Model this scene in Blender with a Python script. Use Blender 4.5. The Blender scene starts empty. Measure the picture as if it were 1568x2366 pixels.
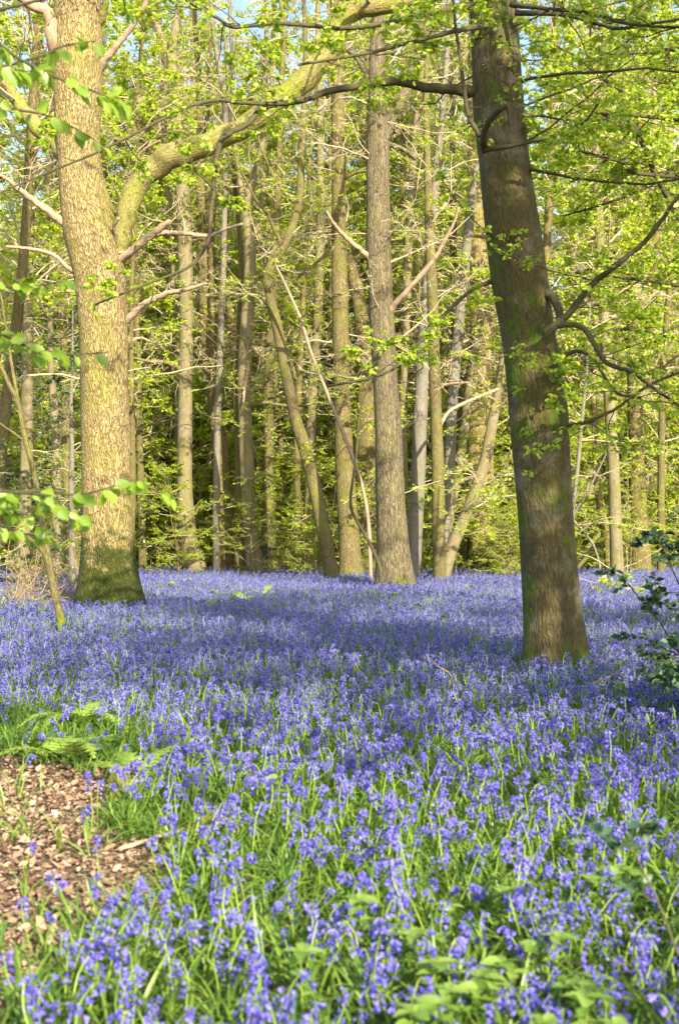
import bpy, math, random
import numpy as np
from mathutils import Vector

# ------------------------------------------------------------------ camera, sky, sun, exposure
S = bpy.context.scene
COL = S.collection
F = 1200.0
PITCH = math.atan(28 / F)
CAM = np.array([0.0, 0.0, 1.5])
cam_d = bpy.data.cameras.new("camera")
cam = bpy.data.objects.new("camera", cam_d)
COL.objects.link(cam)
cam.location = CAM
cam.rotation_euler = (math.pi / 2 + PITCH, 0, 0)
cam_d.sensor_fit = 'VERTICAL'
cam_d.sensor_height = 36
cam_d.sensor_width = 24
cam_d.lens = 36 * F / 1024
cam_d.clip_start = 0.05
cam_d.clip_end = 2000
cam_d.dof.use_dof = True
cam_d.dof.focus_distance = 24
cam_d.dof.aperture_fstop = 3.6
S.camera = cam

SUN_AZ = math.radians(22)      # to the right of straight behind the camera
SUN_EL = math.radians(27)
sdir = Vector((math.sin(SUN_AZ) * math.cos(SUN_EL), -math.cos(SUN_AZ) * math.cos(SUN_EL), math.sin(SUN_EL)))
sl = bpy.data.lights.new("sun", 'SUN')
sl.energy = 5.0
sl.angle = math.radians(0.5)
sl.color = (1.0, 0.91, 0.76)
so = bpy.data.objects.new("sun", sl)
COL.objects.link(so)
so.rotation_euler = sdir.to_track_quat('Z', 'Y').to_euler()

W = bpy.data.worlds.new("World")
S.world = W
W.use_nodes = True
wn = W.node_tree
for n in list(wn.nodes):
    wn.nodes.remove(n)
sky = wn.nodes.new('ShaderNodeTexSky')
sky.sky_type = 'NISHITA'
sky.sun_disc = False
sky.sun_elevation = SUN_EL
sky.sun_rotation = math.pi - SUN_AZ
sky.air_density = 1.0
sky.dust_density = 1.2
sky.ozone_density = 1.0
bgn = wn.nodes.new('ShaderNodeBackground')
bgn.inputs['Strength'].default_value = 0.15
won = wn.nodes.new('ShaderNodeOutputWorld')
wn.links.new(sky.outputs[0], bgn.inputs[0])
wn.links.new(bgn.outputs[0], won.inputs[0])

S.view_settings.view_transform = 'Standard'
S.view_settings.look = 'None'
S.view_settings.exposure = 1.35
S.view_settings.gamma = 1.0
S.render.engine = 'CYCLES'
cy = S.cycles
cy.max_bounces = 6
cy.diffuse_bounces = 4
cy.glossy_bounces = 2
cy.transmission_bounces = 4
cy.transparent_max_bounces = 4
cy.use_denoising = True
cy.caustics_reflective = False
cy.caustics_refractive = False
cy.sample_clamp_indirect = 8

RNG = np.random.default_rng(7)
K = 678.0 / 1568.0             # the photo was studied at 1568 px wide


def ground_z(x, y):
    y = np.asarray(y, float)
    x = np.asarray(x, float)
    z = 0.05 * np.sin(x * 0.7 + 1.3) * np.sin(y * 0.5) * np.clip((y - 3) / 6, 0, 1)
    z = z + np.clip(y - 58, 0, 200) * 0.05
    return z


def W3(vx, vy, Y):
    """point of the photo (1568 px wide) at the distance Y in front of the camera"""
    a = (vx * K - 339.0) / F
    b = (512.0 - vy * K) / F
    t = Y / (math.cos(PITCH) - b * math.sin(PITCH))
    return np.array([t * a, Y, CAM[2] + t * (math.sin(PITCH) + b * math.cos(PITCH))])


def rad(w, Y):
    return 0.5 * w * K * Y / F


# ------------------------------------------------------------------ mesh building
class MB:
    def __init__(self):
        self.v, self.q, self.t, self.c, self.n = [], [], [], [], 0

    def add(self, v, quads=None, tris=None, bc=None):
        v = np.asarray(v, np.float32).reshape(-1, 3)
        if quads is not None and len(quads):
            self.q.append(np.asarray(quads, np.int64).reshape(-1, 4) + self.n)
        if tris is not None and len(tris):
            self.t.append(np.asarray(tris, np.int64).reshape(-1, 3) + self.n)
        self.v.append(v)
        self.c.append(v * 0 if bc is None else np.asarray(bc, np.float32).reshape(-1, 3))
        self.n += len(v)

    def mesh(self, name, mats):
        me = bpy.data.meshes.new(name)
        v = np.concatenate(self.v)
        q = np.concatenate(self.q) if self.q else np.zeros((0, 4), np.int64)
        t = np.concatenate(self.t) if self.t else np.zeros((0, 3), np.int64)
        nl = q.size + t.size
        me.vertices.add(len(v))
        me.vertices.foreach_set("co", v.ravel())
        me.loops.add(nl)
        me.polygons.add(len(q) + len(t))
        me.loops.foreach_set("vertex_index", np.concatenate([q.ravel(), t.ravel()]).astype(np.int32))
        st = np.concatenate([np.arange(len(q)) * 4, q.size + np.arange(len(t)) * 3]).astype(np.int32)
        me.polygons.foreach_set("loop_start", st)
        me.polygons.foreach_set("use_smooth", np.ones(len(st), bool))
        me.update(calc_edges=True)
        a = me.attributes.new("bc", 'FLOAT_VECTOR', 'POINT')
        a.data.foreach_set("vector", np.concatenate(self.c).ravel().astype(np.float32))
        for m in (mats if isinstance(mats, (list, tuple)) else [mats]):
            me.materials.append(m)
        return me

    def build(self, name, mat, parent=None):
        o = bpy.data.objects.new(name, self.mesh(name, mat))
        COL.objects.link(o)
        if parent is not None:
            o.parent = parent
        return o


def tag(o, label, cat, group=None, kind=None):
    o['label'] = label
    o['category'] = cat
    if group:
        o['group'] = group
    if kind:
        o['kind'] = kind
    return o


def thing(name, label, cat, loc=(0, 0, 0), rz=0.0, group=None):
    o = bpy.data.objects.new(name, None)
    COL.objects.link(o)
    o.location = loc
    o.rotation_euler = (0, 0, rz)
    o.empty_display_size = 0.2
    return tag(o, label, cat, group)


def dup(root, loc, rz, sc=1.0, label=None, tilt=(0, 0)):
    r = root.copy()
    COL.objects.link(r)
    r.location = loc
    r.rotation_euler = (tilt[0], tilt[1], rz)
    r.scale = (sc, sc, sc) if not isinstance(sc, tuple) else sc
    if label:
        r['label'] = label
    for ch in list(root.children):
        c = ch.copy()
        COL.objects.link(c)
        c.parent = r
        for g in list(ch.children):
            d = g.copy()
            COL.objects.link(d)
            d.parent = c
    return r


def nrm(a):
    return a / np.maximum(np.linalg.norm(a, axis=-1, keepdims=True), 1e-9)


def catmull(P, per):
    P = np.asarray(P, float)
    k = len(P)
    Q = np.vstack([2 * P[0] - P[1], P, 2 * P[-1] - P[-2]])
    out = []
    for i in range(k - 1):
        p0, p1, p2, p3 = Q[i:i + 4]
        n = per[i] if not np.isscalar(per) else per
        u = np.linspace(0, 1, n, endpoint=False)[:, None]
        out.append(0.5 * (2 * p1 + (p2 - p0) * u + (2 * p0 - 5 * p1 + 4 * p2 - p3) * u ** 2 + (3 * p1 - p0 - 3 * p2 + p3) * u ** 3))
    out.append(P[-1:])
    return np.vstack(out)


def tube(mb, P, R, sides=12, rough=0.05, seed=0, seg=None, flare=0.0, cap=True, wob=0.0):
    """a tapering bark-covered limb along a smoothed path; returns the dense path"""
    rg = np.random.default_rng(seed)
    P = np.asarray(P, float)
    R = np.asarray(R, float)
    d = np.linalg.norm(np.diff(P, axis=0), axis=1)
    seg = seg or max(R.max() * 0.7, 0.03)
    per = np.clip((d / seg).astype(int) + 1, 2, 40)
    D = catmull(np.column_stack([P, R]), list(per))
    C, r = D[:, :3], np.maximum(D[:, 3], 0.001)
    n = len(C)
    if wob:
        w = rg.normal(size=(n, 3)) * wob * r[:, None]
        w[0] = 0
        C = C + w
    T = nrm(np.gradient(C, axis=0))
    s = np.concatenate([[0], np.cumsum(np.linalg.norm(np.diff(C, axis=0), axis=1))])
    ref = np.array([1.0, 0, 0]) if abs(T[0][0]) < 0.8 else np.array([0, 1.0, 0])
    N = np.zeros_like(C)
    a = nrm(ref - T[0] * (ref @ T[0]))
    for i in range(n):
        a = a - T[i] * (a @ T[i])
        a = a / max(np.linalg.norm(a), 1e-9)
        N[i] = a
    B = np.cross(T, N)
    th = np.linspace(0, 2 * math.pi, sides, endpoint=False)
    rr = np.ones((n, sides))
    if rough:
        for k in range(1, 6):
            ph = rg.uniform(0, 6.28, 3)
            fr = rg.uniform(0.5, 1.2) * k / (r.mean() * 5)
            rr += rough / k * np.sin(k * th[None, :] + ph[0] + 0.8 * np.sin(s[:, None] * fr * 0.3 + ph[2])) * np.sin(s[:, None] * fr + ph[1])
        kn = int(4 + s[-1] / (r.mean() * 6)) if r.mean() > 0.1 else 0
        for _ in range(kn):
            tk, sk, wk = rg.uniform(0, 6.28), rg.uniform(0, s[-1]), rg.uniform(0.25, 0.6)
            dth = (th[None, :] - tk + math.pi) % (2 * math.pi) - math.pi
            rr += rg.uniform(0.03, 0.09) * np.exp(-(dth / wk) ** 2 - ((s[:, None] - sk) / (wk * r.mean() * 1.2)) ** 2)
    if flare:
        ph = rg.uniform(0, 6.28, 2)
        rr += flare * np.exp(-s[:, None] / (r[0] * 0.9)) * (0.6 + 0.5 * np.cos(5 * th[None, :] + ph[0]) + 0.3 * np.cos(3 * th[None, :] + ph[1]))
    ring = (np.cos(th)[None, :, None] * N[:, None, :] + np.sin(th)[None, :, None] * B[:, None, :]) * (rr * r[:, None])[..., None]
    V = C[:, None, :] + ring
    off = rg.uniform(0, 50) if not flare else 0
    bc = np.stack([np.cos(th)[None, :] * r[:, None], np.sin(th)[None, :] * r[:, None], np.repeat(s[:, None] + off, sides, 1)], -1)
    i = np.arange(n - 1)[:, None] * sides
    j = np.arange(sides)[None, :]
    j2 = (j + 1) % sides
    q = np.stack([i + j, i + j2, i + sides + j2, i + sides + j], -1).reshape(-1, 4)
    V = V.reshape(-1, 3)
    tr = None
    bcf = bc.reshape(-1, 3)
    if cap:
        V = np.vstack([V, C[-1] + T[-1] * r[-1] * 0.6])
        bcf = np.vstack([bcf, bcf[-1]])
        b = (n - 1) * sides
        tr = [[b + k, b + (k + 1) % sides, n * sides] for k in range(sides)]
    mb.add(V, q, tr, bcf)
    return C, r


def tubes(mb, P, R, m=4):
    """many thin twigs at once: P (N,k,3), R (N,k)"""
    N, k, _ = P.shape
    if N == 0:
        return
    T = nrm(np.gradient(P, axis=1))
    ref = np.where(np.abs(T[..., 2:3]) < 0.85, np.array([0, 0, 1.0]), np.array([1.0, 0, 0]))
    a = nrm(np.cross(T, ref))
    b = np.cross(T, a)
    th = np.linspace(0, 2 * math.pi, m, endpoint=False)
    V = P[:, :, None, :] + R[:, :, None, None] * (np.cos(th)[:, None] * a[:, :, None, :] + np.sin(th)[:, None] * b[:, :, None, :])
    s = np.concatenate([np.zeros((N, 1)), np.cumsum(np.linalg.norm(np.diff(P, axis=1), axis=2), axis=1)], 1)
    s = s + (np.arange(N) * 1.37 % 40)[:, None]
    bc = np.stack([R[:, :, None] * np.cos(th), R[:, :, None] * np.sin(th), np.repeat(s[:, :, None], m, 2)], -1)
    base = (np.arange(N) * k * m)[:, None, None]
    i = (np.arange(k - 1) * m)[None, :, None]
    j = np.arange(m)[None, None, :]
    j2 = (j + 1) % m
    q = np.stack([base + i + j, base + i + j2, base + i + m + j2, base + i + m + j], -1)
    mb.add(V, q.reshape(-1, 4), None, bc)


LEAF_Q = (np.array([[0, 0, 0], [0.45, 0.34, 0.07], [1, 0, -0.05], [0.45, -0.34, 0.07]]), [], [[0, 2, 1], [0, 3, 2]])
LEAF_N = (np.array([[0, 0, 0], [0.22, 0.25, 0.06], [0.55, 0.33, 0.07], [0.83, 0.17, 0.0], [1.02, 0, -0.08],
                    [0.22, -0.25, 0.06], [0.55, -0.33, 0.07], [0.83, -0.17, 0.0], [0.22, 0, 0.0], [0.55, 0, 0.0], [0.83, 0, -0.04]]),
          [[8, 9, 2, 1], [9, 10, 3, 2], [5, 6, 9, 8], [6, 7, 10, 9]], [[0, 8, 1], [0, 5, 8], [10, 4, 3], [7, 4, 10]])


def _wavy():
    """a big near leaf: pleated between its side veins, with a toothed edge"""
    n = 9
    u = np.linspace(0, 1, n)
    w = 0.34 * np.sin(math.pi * u ** 0.72) ** 0.95
    w[0] = w[-1] = 0.0
    vs, qs = [], []
    for i in range(n):
        z = -0.16 * u[i] ** 2
        rip = 0.018 * (-1) ** i
        vs += [[u[i], w[i], z + 0.09 * w[i] / 0.36 + rip], [u[i], w[i] * 0.5, z + 0.03 - rip], [u[i], 0, z], [u[i], -w[i] * 0.5, z + 0.03 - rip], [u[i], -w[i], z + 0.09 * w[i] / 0.36 + rip]]
    for i in range(n - 1):
        for j in range(4):
            qs.append([i * 5 + j, i * 5 + 5 + j, i * 5 + 6 + j, i * 5 + 1 + j])
    return np.array(vs), qs, []


LEAF_W = _wavy()


def leaves(mb, pos, d, nor, size, shape=LEAF_Q):
    N = len(pos)
    if N == 0:
        return
    d = nrm(d)
    y = nrm(np.cross(nor, d))
    z = np.cross(d, y)
    tv, tq, tt = shape
    k = len(tv)
    V = pos[:, None, :] + size[:, None, None] * (tv[None, :, 0:1] * d[:, None, :] + tv[None, :, 1:2] * y[:, None, :] + tv[None, :, 2:3] * z[:, None, :])
    off = (np.arange(N) * k)[:, None, None]
    q = (np.array(tq)[None] + off).reshape(-1, 4) if len(tq) else None
    t = (np.array(tt)[None] + off).reshape(-1, 3) if len(tt) else None
    mb.add(V, q, t, np.repeat(pos[:, None, :], k, 1))


def walk(rg, base, d, L, k, wander=0.2, curve=(0, 0, 0.0)):
    """N wandering paths of k points"""
    N = len(base)
    P = np.zeros((N, k, 3))
    P[:, 0] = base
    d = d.copy()
    for i in range(1, k):
        d = nrm(d + rg.normal(size=(N, 3)) * wander + np.array(curve) / k)
        P[:, i] = P[:, i - 1] + d * (L / (k - 1))[:, None]
    return P


def at_path(P, idx, u):
    k = P.shape[1]
    f = np.clip(u, 0, 0.999) * (k - 1)
    i = f.astype(int)
    w = (f - i)[:, None]
    a, b = P[idx, i], P[idx, i + 1]
    return a * (1 - w) + b * w, nrm(b - a)


UP = np.array([0, 0, 1.0])


def twig_out(rg, P, L, n_each, ulo, lf, angle, flat, k, wander, wood, r0, m=3, curve=(0, 0, 0), rel_min=0.4):
    N = len(P)
    idx = np.repeat(np.arange(N), n_each)
    u = rg.uniform(ulo, 1, len(idx))
    b, d = at_path(P, idx, u)
    side = nrm(np.cross(d, UP) + 1e-6) * rg.choice([-1, 1], len(idx))[:, None]
    oth = np.cross(d, side)
    lat = nrm(side + oth * rg.normal(size=(len(idx), 1)) * (1 - flat) * 1.5)
    ang = rg.normal(angle, 0.2, len(idx))[:, None]
    nd = nrm(d * np.cos(ang) + lat * np.sin(ang))
    nd[:, 2] *= (1 - 0.6 * flat)
    nd = nrm(nd)
    L2 = L[idx] * lf * rg.uniform(rel_min, 1.15, len(idx)) * (1.15 - 0.6 * u)
    Q = walk(rg, b, nd, L2, k, wander, curve)
    tap = np.linspace(1, 0.35, k)[None, :]
    tubes(wood, Q, r0 * (0.6 + 0.4 * (L2 / max(L2.max(), 1e-6)))[:, None] * tap, m)
    return Q, L2


def leaf_along(rg, P, n_each, size, leafmb, shape=LEAF_Q, flat=0.6, ulo=0.15, prob=1.0, hang=0.15):
    N = len(P)
    idx = np.repeat(np.arange(N), n_each)
    idx = idx[rg.random(len(idx)) < prob]
    u = rg.uniform(ulo, 1, len(idx))
    b, d = at_path(P, idx, u)
    side = nrm(np.cross(d, UP) + 1e-6) * rg.choice([-1, 1], len(idx))[:, None]
    ld = nrm(d * 0.6 + side * 0.9 + rg.normal(size=d.shape) * 0.35 + np.array([0, 0, -hang]))
    nor = nrm(UP * flat + rg.normal(size=d.shape) * (1.0 - flat) + 1e-4)
    leaves(leafmb, b, ld, nor, size * rg.uniform(0.65, 1.2, len(idx)), shape)


def grow(rg, C, r, wood, leafmb, t0, t1, n1, L1, el=0.35, n2=6, n3=4, nl=6, leaf=0.09, shape=LEAF_Q, flat=0.6, curve=0.15,
         rb=0.012, hang=0.15, prob=0.85, lf2=0.45, lf3=0.45, wander=0.22, az=None, tw=0.010):
    """boughs, branchlets and twigs on a trunk path, with leaves on the twigs"""
    f = np.sort(rg.uniform(t0, t1, n1)) * (len(C) - 1)
    i = np.clip(f.astype(int), 0, len(C) - 2)
    b = C[i]
    t = f / (len(C) - 1)
    a = (np.arange(n1) * 2.4 + rg.normal(size=n1) * 0.5) if az is None else rg.uniform(az[0], az[1], n1)
    e = el + rg.normal(size=n1) * 0.2
    d = np.stack([np.cos(a) * np.cos(e), np.sin(a) * np.cos(e), np.sin(e)], 1)
    L = np.array([L1(x) for x in t]) * rg.uniform(0.6, 1.2, n1)
    P = walk(rg, b, d, L, 9, wander * 0.75, (0, 0, curve))
    rr = np.minimum(rb * (0.6 + L * 0.55), r[i] * 0.6)[:, None] * np.linspace(1, 0.25, 9)[None, :]
    tubes(wood, P, rr, 6)
    Q, L2 = twig_out(rg, P, L, n2, 0.2, lf2, 0.85, flat, 6, wander, wood, rb * 0.55, 4)
    if n3:
        X, L3 = twig_out(rg, Q, L2, n3, 0.15, lf3, 0.8, flat, 4, wander, wood, tw, 3)
        leaf_along(rg, X, nl, leaf, leafmb, shape, flat, 0.1, prob, hang)
        leaf_along(rg, Q, max(1, nl // 2), leaf, leafmb, shape, flat, 0.4, prob, hang)
    else:
        leaf_along(rg, Q, nl, leaf, leafmb, shape, flat, 0.2, prob, hang)
    return P, L


# ------------------------------------------------------------------ materials
def mat(name):
    m = bpy.data.materials.new(name)
    m.use_nodes = True
    t = m.node_tree
    for n in list(t.nodes):
        t.nodes.remove(n)
    o = t.nodes.new('ShaderNodeOutputMaterial')
    return m, t, o


def N(t, kind, **kw):
    n = t.nodes.new(kind)
    for k, v in kw.items():
        if k.startswith('i_'):
            n.inputs[k[2:].replace('_', ' ')].default_value = v
        else:
            setattr(n, k, v)
    return n


def L(t, a, b):
    t.links.new(a, b)


def mathn(t, op, a, b=None, c=None):
    n = t.nodes.new('ShaderNodeMath')
    n.operation = op
    for k, x in enumerate((a, b, c)):
        if x is None:
            continue
        if isinstance(x, (int, float)):
            n.inputs[k].default_value = x
        else:
            t.links.new(x, n.inputs[k])
    return n.outputs[0]


def mixc(t, f, a, b):
    n = t.nodes.new('ShaderNodeMix')
    n.data_type = 'RGBA'
    for k, x in ((0, f), (6, a), (7, b)):
        if isinstance(x, (int, float)):
            n.inputs[k].default_value = x
        elif isinstance(x, tuple):
            n.inputs[k].default_value = (*x, 1)
        else:
            t.links.new(x, n.inputs[k])
    return n.outputs[2]


def step(t, x, lo, hi):
    n = t.nodes.new('ShaderNodeMapRange')
    n.interpolation_type = 'SMOOTHSTEP'
    n.inputs[1].default_value = lo
    n.inputs[2].default_value = hi
    t.links.new(x, n.inputs[0])
    return n.outputs[0]


def noise(t, vec, scale, detail=4, rough=0.55, sc3=None):
    if sc3 is not None:
        mp = t.nodes.new('ShaderNodeMapping')
        mp.inputs['Scale'].default_value = sc3
        t.links.new(vec, mp.inputs[0])
        vec = mp.outputs[0]
    n = t.nodes.new('ShaderNodeTexNoise')
    n.inputs['Scale'].default_value = scale
    n.inputs['Detail'].default_value = detail
    n.inputs['Roughness'].default_value = rough
    t.links.new(vec, n.inputs['Vector'])
    return n.outputs['Fac']


def bark(name, dark, mid, light, fx=14, fz=4, crack=0.8, depth=0.02, green=0.3, gcol=(0.16, 0.17, 0.03), moss_h=0.0, moss_patch=0.0,
         mosscol=(0.05, 0.075, 0.008), grey=0.0, band=0.0, stk=0.55):
    m, t, o = mat(name)
    bc = N(t, 'ShaderNodeAttribute', attribute_name="bc").outputs['Vector']
    sep = N(t, 'ShaderNodeSeparateXYZ')
    L(t, bc, sep.inputs[0])
    wobble = N(t, 'ShaderNodeTexNoise', i_Scale=3.0, i_Detail=3.0)
    L(t, bc, wobble.inputs['Vector'])
    wsc = N(t, 'ShaderNodeVectorMath', operation='SCALE')
    L(t, wobble.outputs['Color'], wsc.inputs[0])
    wsc.inputs['Scale'].default_value = 0.16
    ad = N(t, 'ShaderNodeVectorMath', operation='ADD')
    L(t, bc, ad.inputs[0])
    L(t, wsc.outputs[0], ad.inputs[1])
    mp = N(t, 'ShaderNodeMapping')
    mp.inputs['Scale'].default_value = (fx, fx, fz)
    L(t, ad.outputs[0], mp.inputs[0])
    vo = N(t, 'ShaderNodeTexVoronoi', feature='DISTANCE_TO_EDGE')
    vo.inputs['Scale'].default_value = 1.0
    L(t, mp.outputs[0], vo.inputs['Vector'])
    cn = noise(t, ad.outputs[0], 1.0, 2.5, 0.6, (fx * 0.8, fx * 0.8, fz * 0.55))
    line = step(t, mathn(t, 'ABSOLUTE', mathn(t, 'SUBTRACT', cn, 0.5)), 0.0, 0.06)
    cell = step(t, vo.outputs['Distance'], 0.0, 0.3)
    ridge = mathn(t, 'ADD', mathn(t, 'MULTIPLY', line, 0.5), mathn(t, 'MULTIPLY', cell, 0.5))
    fine = noise(t, bc, 1.0, 7, 0.72, (38, 38, 11))
    streak = noise(t, bc, 1.0, 5, 0.6, (9, 9, 0.8))
    big = noise(t, bc, 1.1, 8, 0.68)
    big2 = noise(t, bc, 2.6, 9, 0.72)
    c = mixc(t, step(t, fine, 0.32, 0.68), mid, light)
    c = mixc(t, mathn(t, 'MULTIPLY', mathn(t, 'SUBTRACT', 1.0, ridge), crack), c, dark)
    c = mixc(t, mathn(t, 'MULTIPLY', step(t, streak, 0.5, 0.75), stk), c, dark)
    if grey:
        c = mixc(t, mathn(t, 'MULTIPLY', step(t, big2, 0.5, 0.62), grey), c, (0.23, 0.205, 0.15))
    if band:
        bz = noise(t, bc, 1.0, 3, 0.6, (1.5, 1.5, 14))
        c = mixc(t, mathn(t, 'MULTIPLY', step(t, bz, 0.58, 0.75), band), c, dark)
    c = mixc(t, mathn(t, 'MULTIPLY', step(t, big, 0.42, 0.68), green), c, gcol)
    mh = None
    if moss_patch:
        mp2 = noise(t, bc, 1.7, 9, 0.75, (1.6, 1.6, 1.0))
        mh = mathn(t, 'MULTIPLY', step(t, mp2, 0.51, 0.60), moss_patch)
    if moss_h:
        base = mathn(t, 'SUBTRACT', 1.0, mathn(t, 'DIVIDE', sep.outputs[2], moss_h))
        mm = step(t, mathn(t, 'ADD', base, mathn(t, 'MULTIPLY', mathn(t, 'SUBTRACT', big2, 0.5), 2.2)), 0.1, 0.5)
        mh = mm if mh is None else mathn(t, 'MAXIMUM', mh, mm)
    if mh is not None:
        mv = mixc(t, step(t, fine, 0.3, 0.7), mosscol, (mosscol[0] * 2.2, mosscol[1] * 2.1, mosscol[2] * 2))
        c = mixc(t, mh, c, mv)
    hsum = mathn(t, 'ADD', mathn(t, 'MULTIPLY', ridge, crack), mathn(t, 'MULTIPLY', fine, 0.45))
    hsum = mathn(t, 'ADD', hsum, mathn(t, 'MULTIPLY', streak, 0.5))
    bp = N(t, 'ShaderNodeBump')
    bp.inputs['Strength'].default_value = 1.0
    bp.inputs['Distance'].default_value = depth
    L(t, hsum, bp.inputs['Height'])
    b = N(t, 'ShaderNodeBsdfPrincipled', i_Roughness=0.85)
    b.inputs['Specular IOR Level'].default_value = 0.25
    L(t, c, b.inputs['Base Color'])
    L(t, bp.outputs[0], b.inputs['Normal'])
    L(t, b.outputs[0], o.inputs[0])
    return m


def leafmat(name, c1, c2, trans=0.45, gloss=0.06, rough=0.45, objrand=False, tc=1.25):
    m, t, o = mat(name)
    g = N(t, 'ShaderNodeNewGeometry')
    f = g.outputs['Random Per Island']
    if objrand:
        oi = N(t, 'ShaderNodeObjectInfo')
        f = mathn(t, 'FRACT', mathn(t, 'ADD', f, oi.outputs['Random']))
    c = mixc(t, f, c1, c2)
    ct = mixc(t, f, tuple(min(0.9, x * tc) for x in c1), tuple(min(0.9, x * tc) for x in c2))
    df = N(t, 'ShaderNodeBsdfDiffuse')
    tr = N(t, 'ShaderNodeBsdfTranslucent')
    L(t, c, df.inputs[0])
    L(t, ct, tr.inputs[0])
    mx = N(t, 'ShaderNodeMixShader')
    mx.inputs[0].default_value = trans
    L(t, df.outputs[0], mx.inputs[1])
    L(t, tr.outputs[0], mx.inputs[2])
    gl = N(t, 'ShaderNodeBsdfGlossy')
    gl.inputs['Roughness'].default_value = rough
    mx2 = N(t, 'ShaderNodeMixShader')
    mx2.inputs[0].default_value = gloss
    L(t, mx.outputs[0], mx2.inputs[1])
    L(t, gl.outputs[0], mx2.inputs[2])
    L(t, mx2.outputs[0], o.inputs[0])
    return m


M = {}
M['oak'] = bark('oak_bark', (0.075, 0.042, 0.014), (0.38, 0.285, 0.115), (0.50, 0.385, 0.17), 24, 6.5, 0.85, 0.045, 0.7, (0.24, 0.225, 0.03), 2.2, 0, (0.03, 0.038, 0.004), stk=0.22)
M['oak_limb'] = bark('mossy_oak_bark', (0.08, 0.06, 0.018), (0.25, 0.21, 0.07), (0.37, 0.31, 0.12), 26, 8, 0.6, 0.02, 0.9, (0.24, 0.26, 0.03), 0, 0.9, (0.12, 0.145, 0.012))
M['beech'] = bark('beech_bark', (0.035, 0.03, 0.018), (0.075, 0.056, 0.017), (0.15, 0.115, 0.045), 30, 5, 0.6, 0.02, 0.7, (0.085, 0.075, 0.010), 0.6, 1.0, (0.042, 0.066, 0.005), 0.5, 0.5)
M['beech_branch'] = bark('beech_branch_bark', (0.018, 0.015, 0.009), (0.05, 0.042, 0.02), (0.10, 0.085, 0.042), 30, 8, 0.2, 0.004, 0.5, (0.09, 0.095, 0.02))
M['ridged'] = bark('ridged_bark', (0.04, 0.029, 0.015), (0.165, 0.13, 0.07), (0.29, 0.235, 0.14), 26, 2.0, 0.95, 0.03, 0.3, (0.22, 0.21, 0.05), 0.7, 0.3, (0.08, 0.09, 0.01))
M['tan'] = bark('tan_bark', (0.055, 0.038, 0.014), (0.175, 0.132, 0.056), (0.28, 0.22, 0.10), 24, 5, 0.8, 0.024, 0.8, (0.145, 0.14, 0.022), 0.8, 0.5, (0.09, 0.10, 0.012))
M['pale'] = bark('pale_bark', (0.055, 0.042, 0.02), (0.175, 0.138, 0.07), (0.275, 0.222, 0.122), 14, 3, 0.4, 0.014, 0.7, (0.15, 0.145, 0.032), 0.6, 0.4, grey=0.35, band=0.5)
M['grey'] = bark('grey_bark', (0.055, 0.047, 0.038), (0.15, 0.13, 0.10), (0.23, 0.20, 0.16), 14, 3, 0.35, 0.01, 0.4, (0.14, 0.135, 0.04), 0.6, 0.35, grey=0.4, band=0.5)
M['mossy'] = bark('mossy_bark', (0.04, 0.03, 0.012), (0.13, 0.10, 0.042), (0.21, 0.165, 0.075), 26, 6, 0.7, 0.018, 0.7, (0.19, 0.19, 0.03), 0.8, 0.6, (0.08, 0.095, 0.01))
M['dead'] = bark('dead_wood', (0.10, 0.055, 0.03), (0.34, 0.245, 0.15), (0.46, 0.35, 0.23), 30, 2, 0.5, 0.008, 0.1)
M['twig'] = bark('twig_bark', (0.10, 0.075, 0.04), (0.38, 0.30, 0.17), (0.54, 0.44, 0.28), 30, 8, 0.1, 0.002, 0.3, (0.26, 0.25, 0.07))
M['twig_brown'] = bark('brown_twig_bark', (0.07, 0.04, 0.02), (0.26, 0.17, 0.09), (0.38, 0.27, 0.15), 30, 8, 0.1, 0.002, 0.1)

M['leaf_near'] = leafmat('spring_leaf_near', (0.19, 0.33, 0.022), (0.36, 0.50, 0.035), 0.55, 0.05)
M['leaf'] = leafmat('spring_leaf', (0.27, 0.41, 0.022), (0.60, 0.67, 0.05), 0.55, 0.05)
M['leaf_far'] = leafmat('far_spring_leaf', (0.28, 0.41, 0.018), (0.64, 0.70, 0.05), 0.52, 0.04)
M['leaf_dark'] = leafmat('holly_leaf', (0.035, 0.075, 0.018), (0.11, 0.17, 0.035), 0.15, 0.05, 0.45)
M['holly_near'] = leafmat('near_holly_leaf', (0.025, 0.065, 0.03), (0.10, 0.17, 0.07), 0.15, 0.03, 0.5)
M['ivy'] = leafmat('ivy_leaf', (0.03, 0.06, 0.012), (0.10, 0.15, 0.02), 0.2, 0.08, 0.35)
M['fern'] = leafmat('fern_leaf', (0.25, 0.38, 0.05), (0.38, 0.50, 0.09), 0.4, 0.04)
M['herb'] = leafmat('herb_leaf', (0.16, 0.30, 0.04), (0.30, 0.42, 0.08), 0.4, 0.05)
M['blade'] = leafmat('bluebell_blade', (0.08, 0.185, 0.022), (0.25, 0.36, 0.05), 0.4, 0.04, 0.4, True)
M['stem'] = leafmat('bluebell_stem', (0.20, 0.34, 0.03), (0.36, 0.47, 0.06), 0.2, 0.04, 0.4, True)
M['bell'] = leafmat('bluebell_petal', (0.05, 0.045, 0.36), (0.31, 0.25, 0.78), 0.3, 0.03, 0.5, True, 1.1)
M['litter'] = leafmat('dead_leaf', (0.13, 0.07, 0.035), (0.62, 0.42, 0.27), 0.15, 0.04, 0.5)


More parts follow.
